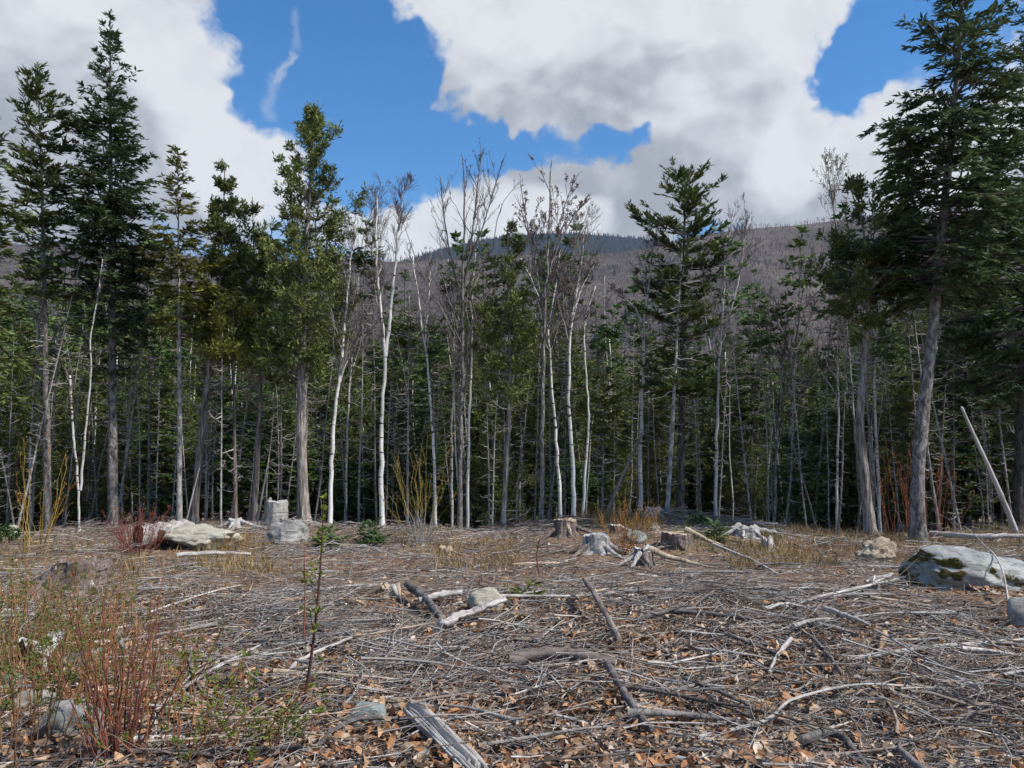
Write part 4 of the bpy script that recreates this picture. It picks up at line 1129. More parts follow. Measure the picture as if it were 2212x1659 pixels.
# ------------------------------------------------------------------ rocks
KEEP = []      # places kept clear of the thickest slash: (x, y, radius)
def rock(name, u0, u1, v0, v1, seed, label, mat, depth=.8, cuts=5, sub=4, rotz=0., amp=.16, sink=.25, group=None, slope=0.):
    """a boulder whose outline fills u0..u1, v0..v1 in the picture"""
    p = on_ground((u0 + u1) / 2, v1 - .12 * (v1 - v0)); d = p.y
    wx = upx(u1 - u0, d) / 2; h = upx(v1 - v0, d)
    rg = np.random.RandomState(seed)
    bm = bmesh.new(); bmesh.ops.create_icosphere(bm, subdivisions=sub, radius=1)
    pl = [(Vector(rg.normal(size=3)).normalized(), rg.uniform(.55, .8)) for _ in range(cuts)]
    off = Vector(rg.uniform(-50, 50, 3))
    for vt in bm.verts:
        c = vt.co.copy()
        for n_, dd in pl:
            k = c.dot(n_)
            if k > dd: c -= n_ * (k - dd) * .88
        nz = mnoise.fractal(c * 1.3 + off, 1.0, 2.0, 4) * amp + mnoise.fractal(c * 4 + off, .8, 2.1, 5) * amp * .4
        c *= 1 + nz
        c.z += slope * c.x
        vt.co = c
    co = np.array([v.co for v in bm.verts]); mn, mx = co.min(0), co.max(0)
    for vt in bm.verts:
        c = vt.co
        c.x = ((c.x - mn[0]) / (mx[0] - mn[0]) * 2 - 1) * wx
        c.y = ((c.y - mn[1]) / (mx[1] - mn[1]) * 2 - 1) * wx * depth
        c.z = (c.z - mn[2]) / (mx[2] - mn[2]) * h * (1 + sink) - h * sink
    me = bpy.data.meshes.new(name); bm.to_mesh(me); bm.free()
    for q in me.polygons: q.use_smooth = True
    me.materials.append(mat)
    o = bpy.data.objects.new(name, me); COL.objects.link(o)
    o.location = (p.x, p.y + wx * depth * .6, g1(p.x, p.y + wx * depth * .6) - .02); o.rotation_euler = (0, 0, rotz)
    KEEP.append((p.x, p.y + wx * depth * .2, wx * .9 + .1)); KEEP.append((p.x, p.y - wx * .5 - .12, wx * .8))
    return tag(o, label, 'rock', group)
rock('boulder', 345, 505, 1142, 1192, 1, 'low pale yellowish boulder beside the hollow log', M['rock_pale'], .8, 9, 5, .2, .2)
rock('boulder', 568, 662, 1130, 1182, 2, 'rounded boulder with pale top and grey face below the big cedar', M['rock_grey'], .8, 10, 5, .4, .22)
rock('boulder', 1978, 2290, 1194, 1284, 3, 'large grey boulder with brown moss on its left face', M['rock_moss'], .6, 5, 5, -.1, .2, .5, slope=-.3)
rock('stone', 1010, 1088, 1278, 1330, 4, 'pale half-buried stone behind the bleached split log', M['rock_pale'], .8, 3, 4, 0, .15)
rock('stone', 748, 832, 1524, 1574, 5, 'small green-grey stone among leaves at the lower left of centre', M['rock_green'], .7, 5, 4, .2, .14)
rock('stone', 62, 205, 1535, 1618, 6, 'smooth grey stone behind the red stems, lower left', M['rock_grey'], .7, 8, 4, .3, .2)
rock('stone', 5, 118, 1498, 1548, 7, 'pale flat stone above the smooth grey one, lower left', M['rock_pale'], .6, 5, 4, -.2, .12)
rock('stone', 118, 205, 1402, 1462, 8, 'lichen-covered stone beside the rotten mossy stump at left', M['rock_lichen'], .8, 5, 4, .5, .18)
rock('stone', 0, 48, 1136, 1164, 9, 'squarish pale stone at the left edge of the clearing', M['rock_pale'], .6, 6, 4, 0, .06)
rock('stone', 0, 40, 1460, 1500, 12, 'small grey stone at the left picture edge', M['rock_grey'], .8, 5, 3, 0, .12)
rock('stone', 1352, 1398, 1150, 1176, 10, 'small blue-grey stone behind the orange bush', M['rock_green'], .8, 5, 3, 0, .1)
rock('stone', 1655, 1682, 1144, 1162, 11, 'small dark stone right of the white spreading stump', M['rock_grey'], .8, 4, 3, 0, .1)
rock('stone', 2185, 2262, 1300, 1368, 13, 'grey stone cut by the right picture edge below the mossy boulder', M['rock_grey'], .8, 4, 3, 0, .12)
rock('stone', 1405, 1428, 1136, 1150, 14, 'pebble-sized grey stone on the small rise', M['rock_grey'], .8, 4, 3, 0, .1)

# ------------------------------------------------------------------ stumps
def root_tube(parent, pts, r0, mat, rg, r1=.2):
    p = spline(pts, 14); p[1:-1] += rg.normal(size=(12, 3)) * r0 * .12
    r = r0 * (1 - (1 - r1) * np.linspace(0, 1, 14)) * (1 + .12 * rg.normal(size=14))
    mb = MB(); tubes(mb, p[None], r[None], 9)
    tip = len(p) * 9
    mb.add(p[-1:], None); b = (len(p) - 1) * 9
    mb.t.append(np.stack([b + np.arange(9), b + (np.arange(9) + 1) % 9, np.full(9, tip)], 1)); mb.ct.append(np.full((9, 3), .5))
    return mb.build('root', mat, parent)

def stump(u, v, wpx, hpx, seed, label, bark, cut, roots=(), flare=.5, ragged=.06, hollow=False, lean=(0, 0), nr=5, slab=None, name='tree_stump'):
    p = on_ground(u, v); d = p.y; r = upx(wpx, d) / 2; h = upx(hpx, d)
    rg = np.random.RandomState(seed)
    root = empty(name, (p.x, p.y + r * .5, g1(p.x, p.y + r * .5) - .03), label, 'stump')
    KEEP.append((p.x, p.y, r * 1.3 + .12)); KEEP.append((p.x, p.y - r - .2, r + .15))
    S, K = 40, 13
    th = np.arange(S) / S * 2 * np.pi; zz = np.linspace(0, 1, K) ** .8
    ph = rg.uniform(0, 6.28, 4)
    lob = .55 * np.cos(nr * th + ph[0]) + .35 * np.cos((nr + 2) * th + ph[1])
    rid = .05 * np.cos(17 * th + ph[2]) + .035 * np.cos(29 * th + ph[3]) + .03 * rg.normal(size=S)
    top = h * (1 + ragged * (np.cos(2 * th + ph[1]) + rg.normal(size=S) * .6))
    fl = np.exp(-zz * 3.2)[:, None] * flare * (1 + lob)[None]
    R = r * (1 + fl + rid[None] + .03 * rg.normal(size=(K, S)))
    Z = zz[:, None] * top[None]
    X = R * np.cos(th) + lean[0] * Z; Y = R * np.sin(th) + lean[1] * Z
    V = np.stack([X, Y, Z], -1).reshape(-1, 3)
    k = np.arange(K - 1)[:, None] * S; s = np.arange(S)[None]; s1 = (s + 1) % S
    q = np.stack(np.broadcast_arrays(k + s, k + s1, k + S + s1, k + S + s), -1).reshape(-1, 4)
    mb = MB(); mb.add(V, q); bark_o = mb.build('bark', M[bark], root)
    rim = np.stack([X[-1], Y[-1], Z[-1]], -1); cen = rim.mean(0)
    mb = MB()
    rings = [rim]; fr = [.8, .62] if hollow else [.75, .45, .15]
    for f in fr:
        g = cen + (rim - cen) * f; g[:, 2] = cen[2] + (rim[:, 2] - cen[2]) * f + rg.normal(size=S) * h * .015; rings.append(g)
    if hollow:
        for f, zf in ((.56, .75), (.5, .35)):
            g = cen + (rim - cen) * f; g[:, 2] = cen[2] * zf; rings.append(g)
    RV = np.stack(rings).reshape(-1, 3)
    nrg = len(rings)
    kk = np.arange(nrg - 1)[:, None] * S
    qq = np.stack(np.broadcast_arrays(kk + s, kk + s1, kk + S + s1, kk + S + s), -1).reshape(-1, 4)
    ncut = 2 * S if hollow else len(qq)
    mb.add(RV, qq[:ncut], None if hollow else np.stack([(nrg - 1) * S + np.arange(S - 2) * 0, (nrg - 1) * S + np.arange(1, S - 1), (nrg - 1) * S + np.arange(2, S)], 1))
    mb.build('cut_face', M[cut], root)
    if hollow:
        mb = MB(); mb.add(RV, qq[ncut:], np.stack([(nrg - 1) * S + np.arange(S - 2) * 0, (nrg - 1) * S + np.arange(1, S - 1), (nrg - 1) * S + np.arange(2, S)], 1)); mb.build('hollow', M['rotten'], root)
    L0 = root.location
    for (az, ln, rr_, h0, mt) in roots:
        a = rad(az); pts = []
        for t in np.linspace(0, 1, 5):
            dd = r * .55 + t * ln; x = dd * math.cos(a + .15 * t); y = dd * math.sin(a + .15 * t)
            gz = g1(L0.x + x, L0.y + y) - L0.z
            pts.append((x, y, gz + h0 * h * (1 - t) ** 1.6 + rr_ * .35 * (1 - t) + .01))
        root_tube(root, pts, rr_, M[mt], rg)
    if slab:
        for (x0, hh, ww, mt) in slab:      # upright splinters left on the rim
            a = rad(x0); c = np.array([math.cos(a) * r * .9, math.sin(a) * r * .9, 0])
            mb = MB()
            ts = np.linspace(0, 1, 6)
            P_ = c + np.stack([ts * 0, ts * 0, ts * (h + hh)], 1) + rg.normal(size=(6, 3)) * .006
            tubes(mb, P_[None], (ww * (1 - .75 * ts ** 2))[None], 6)
            mb.build('splinter', M[mt], bark_o)
    return root
stump(592, 1134, 46, 52, 1, 'tall silver cut stump standing left of the big cedar', 'silver', 'cut_grey', [(200, .4, .06, .3, 'silver'), (-40, .5, .06, .3, 'silver')], .22, .03, False, (0, 0), 6, [(-10, -.12, .07, 'silver'), (150, .09, .12, 'silver')])
stump(505, 1143, 26, 24, 2, 'small bleached stump trailing a long root to the right', 'silver', 'cut_grey', [(-8, .8, .05, .75, 'silver'), (200, .3, .05, .5, 'silver'), (-100, .3, .05, .5, 'silver')], .5, .1)
stump(1222, 1158, 48, 36, 3, 'hollow stump with pale ring and split light front', 'stump_brown', 'cut_tan', [(-25, .5, .05, .5, 'stump_brown'), (210, .5, .06, .5, 'stump_brown'), (-80, .25, .06, .8, 'stump_pale')], .45, .05, True, (0, 0), 5, [(-85, -.04, .045, 'stump_pale')])
stump(1290, 1194, 56, 38, 4, 'weathered stump with flat silver-grey top right of the hollow one', 'silver', 'cut_grey', [(-60, .5, .06, .4, 'silver'), (215, .5, .07, .4, 'brown_x'), (-20, .4, .06, .4, 'silver')], .4, .07)
stump(1466, 1184, 62, 34, 5, 'wide brown stump with long pale root sloping to the right', 'stump_brown', 'cut_tan', [(-22, .75, .05, .95, 'stump_pale'), (205, .35, .07, .5, 'stump_brown'), (-95, .3, .06, .4, 'stump_brown')], .25, .04)
stump(1616, 1160, 58, 22, 6, 'low white stump with spreading roots on the right', 'silver', 'cut_grey', [(-25, .7, .055, .8, 'silver'), (200, .45, .06, .8, 'silver'), (-70, .4, .05, .8, 'silver'), (-120, .35, .05, .7, 'silver')], .55, .05)
stump(1392, 1222, 36, 38, 7, 'dark torn stump with pale root running right, below the wide brown one', 'stump_brown', 'cut_grey', [(-15, .95, .05, .85, 'stump_pale'), (230, .4, .05, .7, 'silver'), (-90, .3, .05, .6, 'brown_x'), (190, .45, .04, .5, 'silver')], .35, .12)
stump(1332, 1152, 24, 20, 8, 'small brown stump halfway up the rise', 'stump_brown', 'cut_grey', [(-30, .35, .035, .6, 'silver')], .3, .06)
stump(150, 1282, 104, 62, 9, 'big weathered fibrous stump at left with flaring roots', 'stump_brown', 'stump_brown', [(-38, .55, .05, .7, 'silver'), (188, .6, .10, .65, 'stump_brown'), (205, .5, .09, .6, 'stump_brown'), (225, .5, .08, .6, 'stump_brown'), (-100, .3, .07, .5, 'stump_brown'), (-70, .4, .06, .5, 'stump_brown')], .75, .2, False, (.25, 0), 6, [(-60, .05, .03, 'silver'), (-20, .03, .04, 'silver'), (-120, .0, .03, 'silver'), (200, -.04, .04, 'silver')])
stump(842, 1286, 40, 22, 10, 'small pale broken stump half hidden in grey slash', 'stump_pale', 'cut_tan', [(-60, .3, .035, .6, 'silver'), (200, .35, .04, .6, 'brown_x')], .35, .2)
stump(1414, 1116, 30, 20, 11, 'grey root-legged stump on top of the small rise', 'silver', 'cut_grey', [(-30, .4, .045, .8, 'silver'), (-75, .35, .04, .8, 'silver'), (205, .4, .04, .7, 'silver')], .4, .1)
stump(70, 1452, 80, 62, 12, 'dark rotten mossy stump at the lower left', 'rotten', 'cut_grey', [(-50, .22, .035, .5, 'silver'), (20, .25, .03, .6, 'stump_brown')], .3, .2)
stump(876, 1140, 17, 30, 13, 'snapped young trunk with fresh orange break', 'stump_brown', 'cut_tan', [], .25, .3, False, (0, 0), 4, [(-100, .07, .03, 'orange_x'), (-40, .05, .025, 'orange_x')])
stump(1680 - 20, 1190, 26, 24, 14, 'small splintered grey stump in the dry grass', 'silver', 'cut_grey', [(-30, .3, .03, .5, 'silver')], .3, .25)
stump(962, 1196, 26, 16, 15, 'low splintered stump behind the yellow-twigged bush', 'stump_pale', 'cut_tan', [(-20, .3, .03, .5, 'stump_pale')], .35, .2)
stump(2142, 1168, 40, 12, 16, 'low pale cut stump behind the mossy boulder', 'silver', 'cut_grey', [(200, .4, .045, .6, 'silver')], .4, .05)

# ------------------------------------------------------------------ logs and single branches that stand out
def log(name, pts, wpx, label, mat, seed, taper=.6, hollow=False, cut='cut_tan', flat=1.0, twigs=0, cat='branch', group=None, rough=.08, S=12):
    """pts: [(u, v, lift m)] picture points lying on the ground (plus lift)"""
    rg = np.random.RandomState(seed)
    W3 = []
    for (u, v, lift) in pts:
        p = on_ground(u, v); W3.append((p.x, p.y, p.z + lift))
    W3 = np.array(W3); d = W3[:, 1].mean(); r = upx(wpx, d) / 2
    if wpx > 9:
        for t_ in np.linspace(0, 1, 6):
            c_ = W3[0] + (W3[-1] - W3[0]) * t_; KEEP.append((c_[0], c_[1] - .03, r + .03))
    W3[:, 2] += r * .8 + .035
    ax = Vector(W3[-1] - W3[0]); L = ax.length
    q = ax.to_track_quat('X', 'Z')
    Mi = np.array(q.to_matrix().transposed())
    loc = (W3 - W3[0]) @ Mi.T
    n = 18; p = spline(loc, n) if len(loc) > 1 else loc
    p[1:-1] += rg.normal(size=(n - 2, 3)) * r * .12
    rr = r * (1 - (1 - taper) * np.linspace(0, 1, n)) * (1 + rough * rg.normal(size=n))
    T = nrm(np.gradient(p, axis=0)); n1 = nrm(np.cross(T, np.array([[0, 0, 1.]]))); n2 = np.cross(T, n1)
    th = np.arange(S) / S * 2 * np.pi
    ang = 1 + rough * rg.normal(size=(1, S)) + rough * .6 * rg.normal(size=(n, S))
    V = p[:, None] + (rr[:, None] * ang)[:, :, None] * (np.cos(th)[None, :, None] * n1[:, None] + flat * np.sin(th)[None, :, None] * n2[:, None])
    k = np.arange(n - 1)[:, None] * S; s = np.arange(S)[None]; s1 = (s + 1) % S
    qd = np.stack(np.broadcast_arrays(k + s, k + s1, k + S + s1, k + S + s), -1).reshape(-1, 4)
    root = empty(name, W3[0], label, cat, group)
    root.rotation_mode = 'QUATERNION'; root.rotation_quaternion = q
    mb = MB(); mb.add(V.reshape(-1, 3), qd); mb.build('bark', M[mat], root)
    for e, sg in ((0, -1), (n - 1, 1)):
        ring = V[e]; c = ring.mean(0)
        if hollow and e == 0:
            inner = c + (ring - c) * .72; deep = inner + T[0] * r * 2.2
            RV = np.vstack([ring, inner, deep])
            kk = np.arange(2)[:, None] * S
            mbh = MB(); mbh.add(RV, np.stack(np.broadcast_arrays(kk + s, kk + s1, kk + S + s1, kk + S + s), -1).reshape(-1, 4), np.stack([np.full(S - 2, 2 * S), 2 * S + np.arange(1, S - 1), 2 * S + np.arange(2, S)], 1))
            mbh.build('hollow', M['rotten'], root); continue
        tip = c + sg * T[e] * r * rg.uniform(.0, .25)
        mbh = MB(); mbh.add(np.vstack([ring, tip]), None, np.stack([np.arange(S), (np.arange(S) + 1) % S, np.full(S, S)], 1)); mbh.build('broken_end', M[cut], root, smooth=False)
    if twigs:
        P2, R2 = spawn(p[None], rr[None], twigs, .15, .95, .8, .28, 5, rg, up=.1, rr=.4, curve=.4, flat=.5)
        for a in range(len(P2)):
            mb = MB(); tubes(mb, P2[a:a + 1], R2[a:a + 1], 5, (.2, .18, .165)); mb.build('side_twig', M['stick'], root)
    return root
log('hollow_log', [(296, 1188, .06), (350, 1180, .05), (405, 1172, .03)], 46, 'hollow grey log with dark open end under the red bush', 'silver_x', 1, .9, True, 'cut_grey', cat='log')
log('split_log', [(952, 1368, 0), (1020, 1352, .04), (1092, 1330, .06)], 30, 'bleached white split log lying in front of the pale stone', 'silver_x', 2, .8, False, 'cut_grey', .5, cat='log', rough=.14)
log('mossy_branch', [(878, 1292, .08), (918, 1318, .05), (955, 1352, 0)], 17, 'dark lichen-spotted branch pointing down at the bleached split log', 'dark_x', 3, .8)
log('brown_log', [(1100, 1450, 0), (1200, 1444, .03), (1330, 1456, 0)], 30, 'thick brown log half buried in leaves near the centre', 'brown_x', 4, .7, cat='log')
log('dark_branch', [(1312, 1484, .1), (1350, 1540, .06), (1412, 1608, 0)], 17, 'short thick dark-barked branch pointing at the lower centre', 'dark_x', 5, .85, cut='rotten')
def split_wood(a, b, wpx, hpx, label, seed, n=9):
    rg = np.random.RandomState(seed); A = on_ground(*a); B = on_ground(*b); A.z += .13; B.z += .08
    ax = B - A; q = ax.to_track_quat('X', 'Z'); L = ax.length; w = upx(wpx, (A.y + B.y) / 2); hh = upx(hpx, A.y)
    for t_ in np.linspace(0, 1, 5): KEEP.append(((A.x + (B.x - A.x) * t_), A.y + (B.y - A.y) * t_ - .05, w * .7))
    root = empty('split_log', A, label, 'log'); root.rotation_mode = 'QUATERNION'; root.rotation_quaternion = q
    for k in range(n):
        y0 = -w / 2 + w * k / n; yw = w / n * rg.uniform(.9, 1.25); zc = hh * (.5 - abs((k + .5) / n - .5) * .8) * rg.uniform(.7, 1.2)
        xa = abs(rg.normal(0, .09)) * L; xb = L * rg.uniform(.9, 1.05); m = 9
        t = np.linspace(0, 1, m); xs_ = xa + (xb - xa) * t
        taper = np.minimum(1, .25 + t * 5)
        yy = y0 + yw / 2 + rg.normal(0, .0025, m); top = zc + rg.normal(0, .003, m) - (1 - taper) * zc * .5
        V = np.concatenate([np.stack([xs_, yy - yw / 2 * taper, top * .8], 1), np.stack([xs_, yy + rg.normal(0, .1) * yw * taper, top], 1), np.stack([xs_, yy + yw / 2 * taper, top * .8], 1), np.stack([xs_, yy + yw / 2 * taper, 0 * top - .02], 1), np.stack([xs_, yy - yw / 2 * taper, 0 * top - .02], 1)])
        i = np.arange(m - 1); Q = [np.stack([c * m + i, c * m + i + 1, ((c + 1) % 5) * m + i + 1, ((c + 1) % 5) * m + i], 1) for c in range(5)]
        T = [[c * m + e for c in (a_, b_, c_)] for e in (0, m - 1) for (a_, b_, c_) in ((0, 1, 2), (0, 2, 3), (0, 3, 4))]
        mb = MB(); mb.add(V, np.concatenate(Q), np.array(T)); mb.build('splinter', M['silver_x'], root, smooth=False)
split_wood((888, 1572), (1030, 1700), 50, 28, 'coarse split piece of pale weathered wood at the bottom edge', 6)
log('bent_branch', [(1262, 1300, .18), (1290, 1345, .16), (1338, 1400, 0)], 10, 'grey-brown bent branch rising out of the slash right of centre', 'brown_x', 7, 1.2, twigs=2)
log('long_branch', [(1690, 1325, 0), (1790, 1302, .03), (1900, 1278, .04), (2070, 1250, .12)], 7, 'long pale branch running right up to the mossy boulder', 'silver_x', 8, .7, twigs=4)
log('arched_branch', [(2181, 1330, .0), (2172, 1290, .16), (2118, 1240, .4), (2087, 1200, .42)], 3.5, 'thin dead branch arching over the mossy boulder', 'silver_x', 9, .4, twigs=4)
log('fallen_log', [(872, 1132, .62), (930, 1134, .4), (990, 1136, .1)], 13, 'thin snapped trunk tipped over behind the yellow-twigged bush', 'brown_x', 10, .7, cut='cut_tan', cat='log')
log('tan_branch', [(602, 1312, 0), (690, 1308, .02), (778, 1312, 0)], 9, 'straight tan peeled branch lying left of the small broken stump', 'orange_x', 11, .8)
log('forked_branch', [(612, 1480, 0), (660, 1445, .04), (760, 1400, .03)], 10, 'pale forked branch beside the dark sapling stem', 'silver_x', 12, .5, twigs=4)
log('grey_branch', [(1376, 1352, .0), (1440, 1340, .02), (1620, 1350, 0)], 11, 'straight grey branch lying across the slash right of the bent branch', 'dark_x', 13, .7, twigs=3)
log('white_branch', [(905, 1322, .05), (945, 1312, .06), (995, 1302, .04)], 14, 'short bone-white branch above the bleached split log', 'silver_x', 14, .8)
log('pale_branch', [(1652, 1332, .02), (1710, 1324, .03), (1750, 1330, 0)], 12, 'pale flat piece of branch on the right side of the slash', 'silver_x', 15, .5, flat=.5)
log('bleached_stick', [(1710, 1410, .06), (1680, 1440, .03), (1662, 1468, 0)], 10, 'short bleached stick standing out in the right foreground', 'silver_x', 16, .6)
log('yellow_stick', [(1912, 1392, .04), (1905, 1415, .02), (1898, 1434, 0)], 13, 'short curved yellow peeled stick in the right foreground', 'orange_x', 17, .5)
log('dark_stick', [(1756, 1402, .03), (1790, 1440, .03), (1822, 1478, 0)], 10, 'dark straight stick in the right foreground', 'dark_x', 18, .7)
log('curved_branch', [(1480, 1618, 0), (1640, 1600, .05), (1720, 1560, .1), (1860, 1510, .05), (1990, 1500, 0)], 8, 'long curving grey branch sweeping through the right foreground', 'silver_x', 19, .5, twigs=5)
log('long_dark_branch', [(1476, 1492, .04), (1620, 1560, .05), (1780, 1622, 0)], 9, 'long dark branch slanting down through the right foreground', 'dark_x', 20, .6, twigs=4)
log('pale_stick', [(1782, 1340, .05), (1830, 1352, .03), (1880, 1366, 0)], 12, 'tapered bone-coloured stick right of the pale flat piece', 'silver_x', 21, .5)
log('crossing_branch', [(1830, 1440, 0), (1960, 1430, .04), (2212, 1400, .02)], 9, 'thin grey branch reaching off the right picture edge', 'silver_x', 22, .6, twigs=4)
rock('rotten_chunk', 1850, 1958, 1166, 1226, 23, 'pale tan crumbling chunk left of the mossy boulder', M['rock_tan'], .6, 8, 5, .2, .42, .2)
log('dark_root', [(1730, 1630, .02), (1800, 1625, .05), (1880, 1690, 0)], 20, 'grey broken branch end at the lower right edge', 'dark_x', 24, .7)
log('grey_stick', [(1870, 1270, .02), (1920, 1262, .06), (1745 + 80, 1300, 0)], 7, 'forked pale stick below the arched root', 'silver_x', 25, .6)
log('slope_branch', [(1540, 1190, .05), (1600, 1215, .05), (1680, 1250, 0)], 7, 'grey branch sloping down right of the wide brown stump', 'silver_x', 26, .6, twigs=4)
log('edge_log', [(2010, 1165, .02), (2100, 1172, .03), (2260, 1170, .02)], 12, 'pale thin log lying along the grass behind the mossy boulder', 'silver_x', 27, .8, cat='log')
log('left_branch', [(380, 1215, .04), (450, 1212, .06), (540, 1206, 0)], 10, 'dark-ended grey branch in front of the pale boulder', 'silver_x', 28, .6, twigs=3)
log('fore_branch', [(330, 1560, 0), (420, 1500, .04), (560, 1430, .08)], 9, 'thin grey branch rising behind the red stems', 'silver_x', 29, .5, twigs=4)
log('low_branch', [(680, 1640, 0), (760, 1590, .03), (930, 1580, .02)], 13, 'dark branch lying below the small green-grey stone', 'dark_x', 30, .6, twigs=3)

# leaning dead poles at the wood's edge
def pole(name, base, top, dist, w0, w1, label, mat, seed, dy=0.):
    b = at(*base, dist); b.z = g1(b.x, dist) - .05; t = at(*top, dist); t.y += dy
    ax = t - b; q = ax.to_track_quat('X', 'Z'); rg = np.random.RandomState(seed)
    root = empty(name, b, label, 'dead tree'); root.rotation_mode = 'QUATERNION'; root.rotation_quaternion = q
    n = 20; p = np.stack([np.linspace(0, ax.length, n), .015 * np.sin(np.linspace(0, 5, n)), .02 * np.sin(np.linspace(1, 4, n))], 1)
    r = np.linspace(upx(w0, dist), upx(w1, dist), n) / 2 * (1 + .04 * rg.normal(size=n))
    mb = MB(); tubes(mb, p[None], r[None], 10); e = (n - 1) * 10
    mb.add(p[-1:] + [[r[-1] * 1.2, 0, 0]], None); mb.t.append(np.stack([e + np.arange(10), e + (np.arange(10) + 1) % 10, np.full(10, n * 10)], 1)); mb.ct.append(np.full((10, 3), .5))
    mb.build('trunk', M[mat], root)
    P2, R2 = spawn(p[None], r[None], 5, .3, .95, 1.1, .06, 4, rg, rr=.3)
    mb = MB(); tubes(mb, P2, R2, 5, (.2, .18, .17)); tag(mb.build('stubs', M['stick'], root), kind='stuff')
pole('leaning_snag', (2196, 1168), (2080, 880), 14.5, 13, 6, 'silver dead trunk leaning left with broken tip at far right', 'silver_x', 1)
pole('leaning_pole', (1308, 1112), (1388, 930), 18.2, 10, 6, 'thin bare brown pole leaning right against the birches', 'brown_x', 2)
pole('leaning_pole', (402, 1122), (430, 1010), 17.6, 4, 2, 'very thin dead stick leaning beside the left cedars', 'silver_x', 3)
pole('leaning_pole', (556, 1128), (580, 990), 18.0, 5, 2, 'thin dead stick leaning right before the tall cut stump', 'silver_x', 4)
pole('leaning_pole', (1770, 1140), (1715, 960), 17.5, 5, 3, 'thin dead pole leaning left right of the young fir', 'brown_x', 5)
print('stumps', round(time.time() - T0, 1))

# ------------------------------------------------------------------ 300 loose branches, leaves, and the slash between them
ALB = [(.225, .202, .187), (.30, .275, .255), (.115, .097, .088), (.33, .262, .20), (.44, .40, .365), (.175, .142, .124)]
def stick_proto(seed, col, nside, curve, r):
    rg = np.random.RandomState(seed); K = 9; s = np.linspace(0, 1, K)
    P = np.stack([s - .5, curve * np.sin(s * rg.uniform(2, 4)) + np.cumsum(rg.normal(0, .012, K)), .012 + .03 * np.sin(np.pi * s) * rg.uniform(0, 1) + 0 * s], 1)
    R = r * (1 - .65 * s) * (1 + .08 * rg.normal(size=K))
    a = MB(); tubes(a, P[None], R[None], 7, col)
    for e, k in ((0, 0), (K - 1, 1)):
        a.add(P[e:e + 1], None); bb = e * 7
        a.t.append(np.stack([bb + np.arange(7), bb + (np.arange(7) + 1) % 7, np.full(7, K * 7 + k)], 1)); a.ct.append(np.tile(np.array(col) * 1.2, (7, 1)))
    m1 = a.mesh('branch', M['stick'])
    m2 = None
    if nside:
        b = MB(); P2, R2 = spawn(P[None], R[None], nside, .15, .95, .75, .42, 6, rg, rr=.55, curve=.3, flat=.3)
        P2[:, :, 2] = np.maximum(np.abs(P2[:, :, 2]), .004); tubes(b, P2, np.maximum(R2, .002), 4, col)
        P3, R3 = spawn(P2, R2, 3, .2, 1, .7, .45, 4, rg, rr=.6, curve=.3, flat=.3)
        P3[:, :, 2] = np.maximum(np.abs(P3[:, :, 2]), .004); tubes(b, P3, np.maximum(R3, .0015), 3, col)
        m2 = b.mesh('side_twigs', M['stick'])
    return m1, m2
SP_ = []
srg = np.random.RandomState(55)
for k in range(14):
    SP_.append((*stick_proto(500 + k, ALB[k % 6], [0, 5, 4, 0, 3, 6, 0][k % 7], srg.uniform(-.09, .09), [.013, .010, .011, .017, .012, .009, .02][k % 7]), k % 6))
SLBL = ['greyish dead branch lying loose in the slash of the clearing', 'light grey dead branch lying loose in the slash of the clearing', 'dark dead branch lying loose in the slash of the clearing',
        'tan dead branch lying loose in the slash of the clearing', 'bleached dead branch lying loose in the slash of the clearing', 'brown dead branch lying loose in the slash of the clearing']
def clear_xy(n, rg, near=.5, amax=.92, y0=3.2):
    """random places in the clearing, denser towards the viewer"""
    y = np.where(rg.uniform(size=n) < near, y0 + (9 - y0) * rg.uniform(0, 1, n) ** .9, np.sqrt(rg.uniform(y0 ** 2, 19.0 ** 2, n)))
    a = rg.uniform(-amax, amax, n); x = a * y
    u = W_ / 2 + F_ * CP * np.clip(a, -1.3, 1.3)
    ok = y < np.interp(u, EDGE_U, EDGE_D) - .15
    return x[ok], y[ok]
X_, Y_ = clear_xy(900, srg, .55, .74, 3.6)
kk_ = np.array([all((x - a) ** 2 + (y - b) ** 2 > (r + .2) ** 2 for a, b, r in KEEP) for x, y in zip(X_, Y_)]); X_, Y_ = X_[kk_][:272], Y_[kk_][:272]
for k in range(len(X_)):
    m1, m2, ci = SP_[k % len(SP_)]
    x, y = X_[k], Y_[k]; e = .2
    z = g1(x, y); gx = (g1(x + e, y) - g1(x - e, y)) / (2 * e); gy = (g1(x, y + e) - g1(x, y - e)) / (2 * e)
    o = bpy.data.objects.new('dead_branch', m1); COL.objects.link(o)
    rz = srg.normal(0, .8) + (math.pi if srg.uniform() < .5 else 0)
    nv = Vector((-gx + srg.normal(0, .06), -gy + srg.normal(0, .06), 1)).normalized()
    qq = Vector((0, 0, 1)).rotation_difference(nv).to_matrix() @ Matrix.Rotation(rz, 3, 'Z')
    o.rotation_euler = qq.to_euler(); sc_ = srg.uniform(.5, 1.3); o.scale = (sc_, sc_, sc_)
    o.location = (x, y, z + .03 + srg.uniform(0, .04))
    a_ = x / y; side_ = 'left' if a_ < -.22 else 'right' if a_ > .22 else 'middle'
    row_ = 'in the near foreground' if y < 5.2 else 'a few steps into the slash' if y < 8 else 'halfway across the clearing' if y < 12 else 'at the back of the clearing'
    tag(o, SLBL[ci].split(' lying')[0] + ' lying ' + row_ + ', ' + side_ + ' part', 'branch', 'loose branches in the slash')
    if m2:
        c = bpy.data.objects.new('side_twigs', m2); COL.objects.link(c); c.parent = o; c['kind'] = 'stuff'

